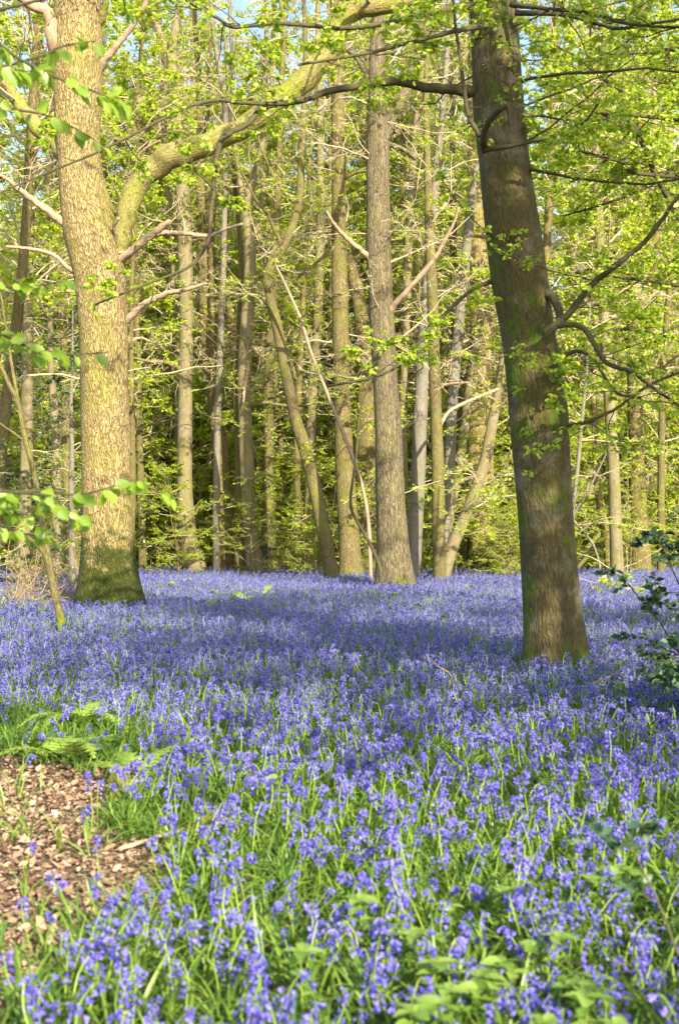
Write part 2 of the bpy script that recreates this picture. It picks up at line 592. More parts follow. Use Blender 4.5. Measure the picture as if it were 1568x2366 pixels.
def soil():
    m, t, o = mat('woodland_soil')
    tc = N(t, 'ShaderNodeTexCoord').outputs['Object']
    a = noise(t, tc, 9.0, 8, 0.7)
    b = noise(t, tc, 0.35, 4, 0.6)
    vo = N(t, 'ShaderNodeTexVoronoi')
    vo.inputs['Scale'].default_value = 22
    L(t, tc, vo.inputs['Vector'])
    c = mixc(t, step(t, a, 0.3, 0.7), (0.05, 0.033, 0.018), (0.16, 0.10, 0.055))
    c = mixc(t, mathn(t, 'MULTIPLY', vo.outputs['Color'], 0.4), c, (0.24, 0.15, 0.085))
    c = mixc(t, mathn(t, 'MULTIPLY', step(t, b, 0.4, 0.7), 0.5), c, (0.05, 0.075, 0.015))
    bp = N(t, 'ShaderNodeBump')
    bp.inputs['Distance'].default_value = 0.04
    L(t, a, bp.inputs['Height'])
    s = N(t, 'ShaderNodeBsdfPrincipled', i_Roughness=0.95)
    L(t, c, s.inputs['Base Color'])
    L(t, bp.outputs[0], s.inputs['Normal'])
    L(t, s.outputs[0], o.inputs[0])
    return m


M['soil'] = soil()
M['moss'] = bark('moss', (0.04, 0.04, 0.008), (0.12, 0.125, 0.012), (0.24, 0.22, 0.025), 12, 12, 0.3, 0.03, 0.5, (0.22, 0.25, 0.02))

# ------------------------------------------------------------------ ground
gx = np.concatenate([np.linspace(-300, -41, 12), np.linspace(-40, 40, 81), np.linspace(41, 300, 12)])
gy = np.concatenate([np.linspace(-150, -11, 10), np.linspace(-10, 70, 161), np.linspace(71, 400, 20)])
X, Y = np.meshgrid(gx, gy)
g = MB()
nx = len(gx)
i = (np.arange(len(gy) - 1)[:, None] * nx + np.arange(nx - 1)[None, :]).ravel()
g.add(np.stack([X, Y, ground_z(X, Y)], -1), np.stack([i, i + 1, i + nx + 1, i + nx], -1))
ground = g.build('ground', M['soil'])
tag(ground, 'brown leaf-strewn woodland floor under the bluebells', 'ground', kind='structure')

TRUNKS = []       # x, y, radius: nothing else grows inside them


# ------------------------------------------------------------------ traced trees
def trace_path(pts, Y0, dY=0.0, rg=None):
    n = len(pts)
    P, R = [], []
    for k, p in enumerate(pts):
        y = Y0 + (p[3] if len(p) > 3 else dY * k / max(n - 1, 1))
        P.append(W3(p[0], p[1], y))
        R.append(rad(p[2], y))
    return np.array(P), np.array(R)


def tree(name, label, cat, Y0, trunk, m, mb_=None, branches=(), seed=1, crown=None, leafm='leaf_far', flare=0.25, lean=0.0, sides=20, extend=None,
         ivy=None, rough=0.04, twigm='twig', group=None):
    rg = np.random.default_rng(seed)
    P, R = trace_path(trunk, Y0, lean)
    if extend:                                   # grow on above the frame
        d = nrm(P[-1] - P[-2])
        d = nrm(d * 0.6 + UP * 0.5)
        P = np.vstack([P, P[-1] + d * extend * 0.5, P[-1] + d * extend + np.array([rg.normal() * 0.5, rg.normal() * 0.5, 0])])
        R = np.concatenate([R, [R[-1] * 0.7, R[-1] * 0.25]])
    gz = float(ground_z(P[0][0], P[0][1]))
    foot = P[0].copy()
    foot[2] = gz - 0.12
    root = np.array([foot[0], foot[1], gz])
    r0 = R[0] * 1.04
    if P[0][2] > gz + 0.02:
        P = np.vstack([foot, P])
        R = np.concatenate([[r0], R])
    else:
        P[0] = foot
    TRUNKS.append((root[0], root[1], r0))
    T = thing(name, label, cat, root, 0, group)
    tm = MB()
    C, r = tube(tm, P - root, R, sides, rough, seed, flare=flare, seg=max(R.max() * 0.5, 0.1))
    tm.build('trunk', M[m], T)
    wood, lf = MB(), MB()
    bpaths = []
    for bi, b in enumerate(branches):
        pts, dY, bm = b[0], b[1], (b[2] if len(b) > 2 else mb_ or m)
        BP, BR = trace_path(pts, Y0, dY)
        BP = BP - root
        bb = MB()
        bC, br = tube(bb, BP, BR, max(8, sides // 2), 0.05, seed * 31 + bi, wob=0.12)
        bb.build('branch', M[bm], T)
        bpaths.append((bC, br, bm))
    if crown:
        for c in crown:
            c = dict(c)
            on = c.pop('on', None)
            if on is None:
                grow(rg, C, r, wood, lf, leafmb_fix(c), **c) if False else grow(rg, C, r, wood, lf, **c)
            else:
                cc, rr, _ = bpaths[on]
                grow(rg, cc, rr, wood, lf, **c)
    if lf.n:
        co = lf.build('crown', M[leafm], T)
        if wood.n:
            wood.build('twigs', M[twigm], co)
    elif wood.n:
        wood.build('twigs', M[twigm], T)
    if ivy:
        iv = MB()
        n = ivy[2]
        k = rg.integers(int(ivy[0] * (len(C) - 1)), int(ivy[1] * (len(C) - 1)), n)
        th = rg.uniform(0, 6.28, n)
        out = np.stack([np.cos(th), np.sin(th), rg.normal(size=n) * 0.3], 1)
        pos = C[k] + out * (r[k] * rg.uniform(0.95, 1.35, n))[:, None] + np.array([0, 0, 1]) * rg.uniform(-0.2, 0.2, n)[:, None]
        leaves(iv, pos, rg.normal(size=(n, 3)) * 0.6 + np.array([0, 0, -0.7]), nrm(out + rg.normal(size=(n, 3)) * 0.5), rg.uniform(0.06, 0.12, n))
        iv.build('ivy', M['ivy'], T)
    return T, C, r, bpaths


def fl(a, b=None):
    return lambda t: a if b is None else a + (b - a) * t


# ---- the big oak on the left
tree('oak_tree', 'stout sunlit oak on the left with mossy foot and broad mossy limb', 'tree', 23.6,
     [(252, 1395, 160), (251, 1340, 138), (249, 1250, 120), (245, 1100, 114), (241, 900, 112), (239, 750, 112), (232, 640, 118), (220, 570, 126), (205, 500, 124),
      (190, 430, 106), (182, 350, 98), (180, 250, 108), (182, 150, 112), (180, 50, 110), (180, -150, 100), (186, -450, 84), (200, -800, 55)],
     'oak', 'oak_limb',
     [([(262, 600, 60), (285, 525, 52), (300, 470, 50), (322, 418, 54), (370, 375, 58), (420, 352, 56), (480, 330, 52), (560, 297, 50), (650, 232, 56), (715, 172, 54), (770, 95, 56), (800, 30, 54), (900, 10, 42), (1000, -20, 34), (1100, -60, 24)], -1.5),
      ([(250, 610, 28), (290, 592, 20), (320, 566, 18), (360, 535, 17), (392, 512, 13)], -0.8, 'dead'),
      ([(330, 556, 14), (370, 540, 13), (420, 540, 11), (480, 546, 10), (520, 530, 8), (560, 518, 6)], -0.6, 'dead'),
      ([(285, 750, 22), (315, 718, 16), (345, 695, 14), (390, 678, 12), (430, 670, 10), (478, 655, 7)], -0.7, 'dead'),
      ([(178, 540, 24), (145, 515, 20), (100, 480, 17), (50, 442, 13), (10, 410, 10), (-40, 385, 7)], -0.8, 'dead'),
      ([(192, 640, 14), (160, 622, 11), (120, 588, 9), (65, 575, 8), (15, 570, 6)], -0.7, 'dead'),
      ([(160, 370, 48), (125, 330, 40), (85, 295, 36), (45, 240, 30), (10, 190, 26), (-40, 130, 22)], 0.8),
      ([(150, 160, 40), (125, 100, 32), (110, 30, 28), (70, 10, 22), (20, -20, 18)], -0.8, 'dead'),
      ([(228, 160, 22), (250, 130, 17), (290, 80, 14), (325, 30, 12), (350, -20, 10)], -0.6, 'dead'),
      ([(228, 60, 20), (245, 0, 16), (255, -70, 12)], -0.6),
      ([(265, 600, 12), (255, 570, 10), (268, 545, 9), (262, 525, 8), (275, 505, 7)], -0.6, 'dead'),
      ([(310, 420, 9), (318, 370, 8), (335, 345, 7), (370, 325, 5)], -0.5, 'dead')],
     seed=3, sides=56, flare=0.16, rough=0.035, leafm='leaf',
     crown=[dict(t0=0.62, t1=1.0, n1=16, L1=fl(5.5, 3.5), el=0.45, n2=7, n3=4, nl=5, leaf=0.085, flat=0.4),
            dict(on=0, t0=0.25, t1=1.0, n1=16, L1=fl(1.5, 2.2), el=0.5, n2=5, n3=4, nl=3, leaf=0.075, flat=0.4, prob=0.5, tw=0.008),
            dict(on=0, t0=0.8, t1=1.0, n1=8, L1=fl(3.5), el=0.4, n2=5, n3=4, nl=4, leaf=0.08, flat=0.4),
            dict(on=6, t0=0.4, t1=1.0, n1=8, L1=fl(3.0), el=0.4, n2=5, n3=4, nl=4, leaf=0.08, flat=0.4),
            dict(on=1, t0=0.3, t1=1.0, n1=5, L1=fl(1.0), el=0.3, n2=4, n3=3, nl=1, leaf=0.06, prob=0.1, tw=0.007),
            dict(on=3, t0=0.3, t1=1.0, n1=7, L1=fl(1.2), el=0.1, n2=4, n3=3, nl=1, leaf=0.06, prob=0.1, tw=0.007),
            dict(on=4, t0=0.3, t1=1.0, n1=6, L1=fl(1.2), el=0.2, n2=4, n3=3, nl=1, leaf=0.06, prob=0.1, tw=0.007)])

# ---- the beech on the right
beech_crown = [dict(t0=0.66, t1=1.0, n1=22, L1=fl(4.8, 3.0), el=0.3, n2=8, n3=4, nl=6, leaf=0.07, shape=LEAF_N, flat=0.5, rb=0.010, tw=0.005, hang=0.3),
               dict(t0=0.40, t1=0.62, n1=10, L1=fl(2.8), el=0.05, n2=7, n3=4, nl=6, leaf=0.068, shape=LEAF_N, flat=0.5, rb=0.008, tw=0.004, hang=0.35, az=(-0.9, 0.9)),
               dict(t0=0.32, t1=0.55, n1=4, L1=fl(1.9), el=-0.02, n2=6, n3=4, nl=5, leaf=0.065, shape=LEAF_N, flat=0.5, rb=0.007, tw=0.004, hang=0.35, az=(2.2, 3.9))]
spr = dict(n2=6, n3=4, nl=6, leaf=0.056, shape=LEAF_N, flat=0.5, rb=0.006, tw=0.0035, hang=0.35)
for on, n, ln in ((0, 7, 0.8), (1, 3, 0.5), (2, 5, 0.9), (4, 7, 1.1), (5, 7, 1.1), (6, 5, 0.9), (7, 5, 0.9), (8, 8, 1.3), (9, 8, 1.4), (10, 6, 0.7), (13, 8, 0.9), (14, 9, 0.9), (15, 6, 0.9), (16, 6, 1.1)):
    beech_crown.append(dict(on=on, t0=0.15, t1=1.0, n1=n, L1=fl(ln), el=0.0, **spr))
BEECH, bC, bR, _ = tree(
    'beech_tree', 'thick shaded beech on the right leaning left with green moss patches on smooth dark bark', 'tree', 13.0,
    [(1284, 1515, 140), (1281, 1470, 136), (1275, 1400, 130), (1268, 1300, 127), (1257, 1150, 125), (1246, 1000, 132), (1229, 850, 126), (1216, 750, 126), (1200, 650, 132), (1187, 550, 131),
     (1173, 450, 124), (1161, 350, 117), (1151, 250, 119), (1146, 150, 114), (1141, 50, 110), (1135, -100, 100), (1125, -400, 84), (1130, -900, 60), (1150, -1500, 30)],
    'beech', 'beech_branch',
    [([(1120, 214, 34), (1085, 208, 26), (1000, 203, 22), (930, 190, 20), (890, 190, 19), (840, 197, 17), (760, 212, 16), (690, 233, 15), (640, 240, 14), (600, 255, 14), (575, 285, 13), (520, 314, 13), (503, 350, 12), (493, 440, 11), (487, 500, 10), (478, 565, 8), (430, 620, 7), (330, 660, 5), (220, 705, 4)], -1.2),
     ([(494, 440, 7, -1.05), (478, 420, 5, -1.1), (452, 395, 4, -1.15), (438, 360, 3, -1.2)], 0),
     ([(640, 240, 10, -0.7), (560, 238, 9, -0.8), (500, 232, 9, -0.9), (440, 245, 8, -1), (395, 265, 7, -1.1), (310, 310, 6, -1.2), (230, 350, 6, -1.3), (120, 395, 5, -1.4), (-10, 450, 4, -1.5)], 0),
     ([(1240, 690, 30), (1258, 678, 26), (1278, 692, 22), (1290, 720, 20), (1292, 752, 16)], -0.6),
     ([(1262, 770, 22, -0.55), (1290, 748, 18, -0.6), (1320, 718, 16, -0.7), (1355, 670, 15, -0.8), (1410, 622, 14, -1.0), (1475, 572, 12, -1.2), (1520, 520, 11, -1.4), (1570, 450, 9, -1.6), (1640, 370, 7, -1.8)], 0),
     ([(1285, 752, 14, -0.6), (1340, 755, 12, -0.7), (1375, 800, 12, -0.8), (1400, 838, 11, -0.9), (1460, 862, 9, -1.1), (1520, 905, 8, -1.2), (1600, 960, 6, -1.4)], 0),
     ([(1118, 345, 14, -0.55), (1180, 338, 9, -0.7), (1240, 324, 9, -0.8), (1300, 308, 9, -0.9), (1350, 280, 7, -1), (1382, 240, 5, -1.1)], 0),
     ([(1110, 315, 13, -0.6), (1085, 275, 11, -0.6), (1072, 210, 10, -0.6), (1062, 130, 8, -0.7), (1050, 40, 7, -0.8), (1045, -40, 6, -0.9)], 0),
     ([(1190, 30, 14, -0.3), (1300, 34, 9, -0.5), (1380, 55, 9, -0.7), (1430, 66, 8, -0.9), (1500, 55, 7, -1), (1600, 40, 6, -1.2)], 0),
     ([(1180, 10, 14, -0.4), (1260, 20, 9, -0.8), (1350, 28, 8, -1), (1450, 55, 7, -1.3), (1600, 65, 6, -1.5)], 0),
     ([(1140, 648, 12), (1095, 668, 9), (1055, 700, 9), (985, 770, 8), (930, 835, 7), (880, 868, 6), (820, 882, 6), (760, 892, 5)], -1.0),
     ([(1150, 552, 12), (1120, 549, 9), (1090, 545, 7), (1072, 549, 6)], -0.5, 'dead'),
     ([(1118, 345, 20, -0.5), (1117, 318, 17, -0.75), (1128, 282, 15, -0.95), (1152, 255, 15, -1.1), (1170, 246, 12, -1.15), (1176, 262, 10, -1.15), (1174, 285, 7, -1.15)], 0),
     ([(1100, 10, 18, -0.1), (1040, 22, 12, -0.2), (960, 38, 11, -0.4), (900, 52, 11, -0.5), (850, 60, 11, -0.6), (790, 66, 11, -0.8), (700, 58, 10, -0.9), (620, 55, 9, -1), (540, 62, 9, -1.1), (500, 40, 8, -1.2), (430, 0, 7, -1.3)], 0),
     ([(1110, 60, 16, -0.4), (1040, 75, 10, -0.7), (960, 95, 9, -0.9), (870, 118, 8, -1.1), (780, 135, 7, -1.3), (690, 150, 6, -1.5)], 0),
     ([(1290, 830, 12, -0.4), (1330, 812, 9, -0.5), (1370, 830, 8, -0.6), (1420, 905, 7, -0.7), (1480, 920, 6, -0.8)], 0),
     ([(1300, 985, 10, -0.4), (1360, 975, 8, -0.6), (1430, 940, 7, -0.8), (1500, 890, 7, -1.0), (1600, 850, 6, -1.2)], 0)],
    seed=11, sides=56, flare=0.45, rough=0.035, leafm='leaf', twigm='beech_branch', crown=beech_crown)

# ---- the trees of the middle distance
MID = dict(n2=7, n3=5, nl=7, leaf=0.085, flat=0.55, rb=0.012, tw=0.008)
BARE = dict(n2=8, n3=6, nl=1, leaf=0.08, flat=0.3, prob=0.25, rb=0.014, tw=0.0145, wander=0.32)
mid = lambda t0, n, ln, **k: [dict(t0=0.22, t1=0.95, n1=int(n * 1.4), L1=fl(ln * 1.0), el=0.5, **BARE), dict(t0=0.1, t1=0.62, n1=9, L1=fl(2.3), el=0.12, n2=7, n3=5, nl=8, leaf=0.08, flat=0.5, rb=0.009, tw=0.007), dict(dict(t0=t0 * 0.8 + 0.12, t1=1.0, n1=int(n * 1.15), L1=fl(ln, ln * 0.7), **MID), **k)]
TREES = [
    ('beech_tree', 'straight pale trunk just right of the stout oak with dark scar down its bark', 50.0,
     [(452, 1318, 52), (440, 1270, 46), (432, 1230, 42), (426, 1100, 36), (429, 900, 33), (431, 700, 32), (426, 560, 34), (420, 430, 32), (408, 300, 28), (402, 200, 28), (398, 120, 22), (412, 30, 18), (420, -60, 14)], 'pale',
     [([(400, 215, 24), (388, 140, 20), (362, 60, 17), (335, 0, 14), (300, -60, 11)], 1.0), ([(425, 860, 14), (390, 840, 12), (340, 835, 8), (300, 825, 5)], -1.5)], mid(0.35, 13, 3.2)),
    ('hornbeam_tree', 'tan trunk curving left, behind the pale straight trunk beside the stout oak', 53.0,
     [(522, 1320, 36), (518, 1200, 34), (510, 1050, 34), (495, 930, 32), (478, 800, 30), (470, 650, 24), (465, 500, 21), (462, 350, 18), (460, 200, 15), (450, 50, 12)], 'tan',
     [([(490, 900, 22), (500, 800, 20), (490, 700, 16), (488, 560, 13), (500, 400, 10)], 1.0)], mid(0.35, 12, 3.0)),
    ('hornbeam_tree', 'slim tan stem close against the left of the forked pale beech', 49.0,
     [(557, 1322, 30), (556, 1250, 26), (553, 1100, 20), (551, 950, 17), (552, 800, 15), (556, 600, 12), (540, 400, 9)], 'tan', [], mid(0.4, 9, 2.4)),
    ('beech_tree', 'pale smooth beech forking into two stems above the small clump of three trunks', 47.0,
     [(592, 1325, 46), (584, 1270, 38), (577, 1200, 34), (569, 1050, 33), (565, 900, 32), (570, 750, 31), (578, 600, 28), (571, 500, 27), (578, 440, 20), (592, 390, 18), (606, 330, 16), (612, 200, 14), (616, 50, 11)], 'pale',
     [([(571, 510, 22), (556, 430, 15), (546, 380, 14), (538, 310, 13), (530, 220, 11), (520, 80, 8)], 0.8), ([(566, 760, 10), (572, 850, 9), (565, 900, 8), (562, 930, 5)], -0.6, 'dead'),
      ([(578, 940, 14), (610, 932, 9), (680, 940, 7), (740, 930, 5)], -1.0)], mid(0.4, 13, 2.8)),
    ('hornbeam_tree', 'crooked tan trunk bending left high up behind the forked pale beech', 57.0,
     [(560, 1318, 26), (558, 1150, 26), (555, 1000, 26), (548, 880, 26), (540, 770, 26), (515, 680, 24), (492, 600, 20), (476, 530, 17), (468, 420, 14), (480, 250, 11)], 'tan', [], mid(0.4, 10, 2.6)),
    ('hornbeam_tree', 'dark mossy trunk leaning left from the bluebells in the middle of the wood', 38.9,
     [(772, 1345, 38), (768, 1330, 36), (752, 1250, 32), (727, 1130, 31), (702, 1030, 30), (681, 960, 27), (660, 860, 25), (641, 760, 25), (624, 690, 23), (622, 625, 22), (660, 560, 21), (690, 470, 18), (696, 350, 16), (702, 250, 14), (705, 100, 11), (700, -50, 8)], 'mossy',
     [([(655, 580, 12), (620, 500, 8), (590, 460, 6), (560, 400, 4)], -1.0), ([(690, 480, 10), (640, 420, 8), (600, 330, 6), (590, 250, 5)], 1.0)], mid(0.45, 10, 2.4)),
    ('oak_tree', 'straight yellowish trunk left of the central ridged oak, bare to the top of the view', 41.0,
     [(812, 1335, 60), (808, 1280, 50), (800, 1150, 46), (793, 1000, 41), (789, 850, 38), (785, 700, 38), (783, 550, 35), (782, 400, 33), (780, 250, 32), (778, 100, 30), (776, -60, 26)], 'tan',
     [([(782, 560, 10), (740, 600, 8), (690, 640, 6)], -1.0), ([(782, 420, 9), (820, 400, 7), (850, 395, 5)], -0.5)], mid(0.62, 12, 3.0, el=0.3)),
    ('oak_tree', 'broken-topped brown trunk standing behind and between the two straight central trunks', 55.0,
     [(860, 1330, 50), (854, 1200, 47), (848, 1050, 45), (846, 900, 42), (838, 770, 36), (826, 680, 30), (814, 630, 26), (808, 590, 12)], 'tan', [([(842, 800, 20), (870, 740, 14), (900, 690, 10)], 1.0)], mid(0.35, 6, 2.0)),
    ('oak_tree', 'tall ridged grey-brown oak standing in the centre with a fork near the top', 34.6,
     [(913, 1352, 92), (910, 1310, 82), (906, 1250, 74), (901, 1150, 68), (897, 1000, 62), (888, 850, 58), (880, 700, 56), (875, 600, 60), (873, 500, 56), (872, 400, 53), (872, 300, 52), (870, 250, 44), (870, 180, 38), (872, 100, 34), (875, -50, 28), (880, -300, 20)], 'ridged',
     [([(885, 320, 34), (905, 270, 26), (925, 235, 24), (945, 190, 22), (960, 125, 17), (975, 50, 13), (985, -50, 10)], 0.6), ([(862, 605, 18), (835, 580, 13), (800, 550, 11), (772, 520, 9), (755, 490, 6)], -1.0, 'dead'),
      ([(895, 725, 22), (915, 700, 14), (950, 660, 12), (1000, 602, 11), (1040, 532, 8), (1060, 480, 6)], -1.5, 'dead'), ([(862, 200, 20), (830, 140, 15), (800, 110, 12), (770, 60, 9)], 0.6),
      ([(885, 330, 14), (930, 345, 10), (960, 370, 7)], 0.8)], mid(0.72, 12, 3.2)),
    ('birch_tree', 'slim pale stem close behind the right side of the central ridged oak', 50.0,
     [(934, 1322, 22), (933, 1200, 21), (931, 1050, 20), (931, 950, 20), (937, 800, 18), (941, 650, 20), (946, 500, 18), (956, 350, 16), (970, 200, 14), (980, 60, 11)], 'pale', [], mid(0.5, 10, 2.4)),
    ('beech_tree', 'smooth grey trunk right of the central ridged oak, curving gently to the right', 40.0,
     [(953, 1332, 32), (956, 1290, 33), (960, 1200, 35), (966, 1100, 34), (971, 950, 33), (978, 800, 30), (986, 680, 26), (995, 560, 21), (1005, 420, 17), (1020, 280, 15), (1030, 150, 13), (1036, 0, 11)], 'grey',
     [([(985, 900, 10), (1030, 890, 8), (1080, 885, 6)], -1.2, 'dead')], mid(0.45, 11, 2.6)),
    ('oak_tree', 'slim brown ridged trunk standing upright between the smooth grey trunks', 38.0,
     [(1015, 1340, 31), (1013, 1250, 31), (1012, 1150, 30), (1010, 1050, 28), (1005, 900, 27), (1000, 750, 26), (995, 600, 24), (990, 480, 20), (985, 300, 15), (985, 120, 11)], 'mossy', [([(1015, 985, 10), (1040, 950, 8), (1100, 920, 8), (1150, 900, 7)], 1.0, 'dead')], mid(0.5, 10, 2.4)),
    ('beech_tree', 'smooth grey trunk leaning right just behind the slim brown ridged trunk', 43.0,
     [(1018, 1318, 20), (1026, 1230, 24), (1036, 1100, 26), (1041, 1000, 26), (1047, 900, 26), (1060, 750, 24), (1075, 600, 22), (1085, 500, 22), (1100, 400, 18), (1120, 280, 14), (1130, 150, 11)], 'grey', [], mid(0.45, 10, 2.6)),
    ('beech_tree', 'pale grey trunk slanting steeply right from the bluebells towards the leaning beech', 40.0,
     [(1026, 1330, 30), (1042, 1270, 30), (1065, 1215, 29), (1092, 1150, 28), (1120, 1065, 27), (1140, 960, 24), (1155, 880, 21), (1175, 740, 17), (1195, 600, 13)], 'pale', [([(1110, 1100, 12), (1070, 1110, 9), (1035, 1140, 6)], -0.5)], mid(0.55, 9, 2.4)),
    ('beech_tree', 'slender pale stem rising from behind the slanting grey trunk', 46.0,
     [(1024, 1320, 20), (1034, 1230, 20), (1050, 1130, 21), (1070, 1010, 21), (1090, 850, 20), (1110, 740, 18), (1130, 640, 16), (1150, 500, 13)], 'pale', [], mid(0.5, 9, 2.4)),
    ('oak_tree', 'broad tawny oak with clinging ivy behind the slanting grey trunk', 52.0,
     [(1114, 1318, 74), (1112, 1270, 68), (1110, 1180, 63), (1109, 1050, 60), (1108, 900, 56), (1110, 750, 50), (1106, 600, 46), (1100, 450, 40), (1098, 250, 36), (1095, 0, 28)], 'oak',
     [([(1130, 660, 22), (1200, 620, 17), (1300, 585, 15), (1400, 530, 13), (1500, 490, 11), (1600, 460, 8)], -2.0, 'pale'), ([(1120, 500, 20), (1230, 450, 17), (1330, 370, 15), (1430, 290, 12), (1600, 180, 8)], 2.0, 'pale'),
      ([(1110, 980, 14), (1160, 880, 12), (1230, 650, 10)], -1.0, 'dead'), ([(1120, 360, 20), (1200, 300, 16), (1300, 200, 13), (1400, 90, 10)], 1.0, 'pale')], mid(0.45, 16, 4.0), (0.05, 0.4, 350)),
    ('hornbeam_tree', 'plain tan trunk half hidden behind the broad tawny oak on its left', 56.0,
     [(1060, 1320, 36), (1060, 1200, 31), (1060, 1050, 27), (1058, 900, 24), (1050, 700, 20), (1045, 400, 14)], 'tan', [], mid(0.4, 10, 2.8)),
    ('birch_tree', 'thin pale trunk curving up right of the leaning beech', 52.0,
     [(1408, 1312, 22), (1402, 1260, 21), (1390, 1190, 20), (1380, 1120, 18), (1374, 1000, 15), (1372, 850, 13), (1385, 600, 10), (1400, 350, 8)], 'tan', [], mid(0.4, 12, 2.6)),
    ('oak_tree', 'stout yellowish oak at the far right with an ivy-dark upper trunk', 54.0,
     [(1480, 1312, 48), (1478, 1260, 44), (1474, 1180, 41), (1470, 1050, 38), (1466, 900, 35), (1462, 740, 32), (1470, 560, 28), (1480, 300, 22), (1480, 50, 16)], 'tan',
     [([(1465, 800, 18), (1420, 700, 14), (1350, 640, 10), (1290, 600, 7)], 1.0, 'pale'), ([(1465, 640, 20), (1530, 530, 15), (1600, 450, 12)], 1.0)], mid(0.35, 14, 3.6), (0.18, 0.5, 700)),
    ('hazel_tree', 'thin grey stem rising close beside the right edge of the leaning beech', 30.0,
     [(1318, 1325, 10), (1322, 1190, 10), (1334, 1080, 9), (1346, 950, 8), (1355, 850, 7), (1362, 700, 5)], 'grey', [([(1325, 1190, 8), (1365, 1120, 6), (1400, 1050, 4)], -0.5), ([(1322, 1200, 7), (1370, 1260, 5), (1390, 1330, 5)], -0.5)], mid(0.35, 7, 1.6, leaf=0.08)),
    ('birch_tree', 'pale knobbly trunk behind and just left of the stout oak', 40.0,
     [(131, 1312, 24), (131, 1200, 23), (130, 1100, 22), (128, 1000, 21), (122, 900, 18), (116, 800, 14), (118, 650, 11), (110, 400, 8)], 'pale', [], mid(0.45, 8, 2.0)),
    ('hornbeam_tree', 'dark brown trunk tight against the left side of the stout oak', 43.0,
     [(172, 1312, 32), (163, 1200, 24), (155, 1100, 21), (150, 950, 18), (148, 800, 15), (140, 500, 10)], 'mossy', [], mid(0.4, 8, 2.0)),
    ('hornbeam_tree', 'dim brown ivy-wrapped trunk in the gap right of the forked pale beech', 57.0,
     [(622, 1318, 34), (620, 1200, 31), (618, 1000, 28), (625, 800, 24), (640, 500, 18), (650, 200, 13)], 'mossy', [], mid(0.4, 11, 3.0), (0.0, 0.3, 900)),
    ('hornbeam_tree', 'slim sunlit stem left of the dark leaning trunk with ivy at its foot', 53.0,
     [(690, 1318, 18), (688, 1200, 17), (686, 1100, 16), (690, 900, 15), (700, 700, 12), (715, 400, 9)], 'tan', [], mid(0.4, 10, 2.6), (0.0, 0.12, 160)),
    ('hornbeam_tree', 'pale straight trunk behind the dark leaning one, half hidden by leaves', 58.0,
     [(716, 1318, 32), (716, 1200, 28), (718, 1000, 25), (730, 800, 23), (738, 600, 21), (740, 350, 17), (735, 100, 13)], 'pale', [], mid(0.35, 11, 3.0)),
    ('birch_tree', 'thin dark trunk with ivy between the stout oak and the scarred pale trunk', 60.0,
     [(330, 1316, 20), (328, 1200, 18), (322, 1000, 16), (318, 800, 14), (310, 500, 11)], 'mossy', [], mid(0.3, 11, 3.0), (0.05, 0.3, 200)),
    ('beech_tree', 'tall stem with two upright arms seen above the mossy oak limb', 48.0,
     [(500, 1318, 18), (500, 1150, 17), (505, 900, 15), (515, 650, 14), (520, 400, 13), (520, 250, 13), (500, 120, 12), (488, 20, 10)], 'grey', [([(520, 280, 10), (535, 150, 9), (530, 0, 8)], 0.5)], mid(0.5, 9, 2.4)),
]
for k, tr in enumerate(TREES):
    nm, lb, Yd, pts, bm, brs, crown = tr[:7]
    Yd = 45 + (Yd - 45) * 0.38 if Yd > 45 else Yd
    tree(nm, lb, nm.split('_')[0] + ' tree', Yd, pts, bm, None, brs, seed=100 + k, crown=crown, ivy=tr[7] if len(tr) > 7 else None,
         sides=28 if pts[0][2] > 55 else 18, flare=0.18, extend=6.0 if pts[-1][1] < 450 else None)

# ---- dead poles and saplings
tree('sapling_tree', 'slim crooked sapling in front of the stout oak, leaning left out of view', 'sapling', 18.5,
     [(141, 1440, 20), (130, 1390, 17), (119, 1335, 17), (108, 1280, 20), (96, 1190, 14), (76, 1085, 13), (56, 1005, 13), (44, 940, 12), (10, 865, 10), (-15, 800, 8), (-60, 650, 6)], 'mossy', None,
     [([(108, 1285, 12), (72, 1250, 10), (25, 1234, 7), (-30, 1225, 5)], -0.4), ([(46, 950, 10), (30, 860, 8), (14, 760, 7), (-10, 600, 5)], 0.3), ([(50, 1015, 7), (0, 980, 5), (-40, 960, 4)], -0.4)],
     seed=21, sides=18, flare=0.15, rough=0.06, leafm='leaf',
     crown=[dict(t0=0.5, t1=1, n1=6, L1=fl(0.9), el=0.3, n2=4, n3=3, nl=4, leaf=0.06, tw=0.004, rb=0.006, prob=0.6), dict(on=0, t0=0.3, t1=1, n1=5, L1=fl(0.6), el=0.3, n2=4, n3=3, nl=4, leaf=0.06, tw=0.004, rb=0.006, prob=0.6)])
tree('dead_pole', 'thin dead stem slanting left in front of the straight yellowish trunk', 'dead stem', 37.5,
     [(856, 1338, 9), (851, 1210, 9), (835, 1120, 8), (800, 1020, 9), (760, 920, 8), (720, 820, 8), (695, 740, 7), (660, 660, 6), (630, 600, 4)], 'dead', None,
     [([(838, 1130, 5), (815, 1060, 4), (790, 1010, 3)], -0.3)], seed=22, sides=10, flare=0.0, rough=0.05)
tree('dead_pole', 'crooked dark dead stem leaning against the foot of the central ridged oak', 'dead stem', 33.6,
     [(878, 1318, 9), (858, 1265, 8), (836, 1225, 7.5), (814, 1185, 7), (810, 1150, 6.5), (822, 1060, 6), (830, 960, 5), (850, 890, 4), (853, 840, 2)], 'beech_branch', None,
     [([(826, 1000, 5), (850, 975, 3), (862, 985, 2)], -0.3)], seed=23, sides=10, flare=0.0, rough=0.06)

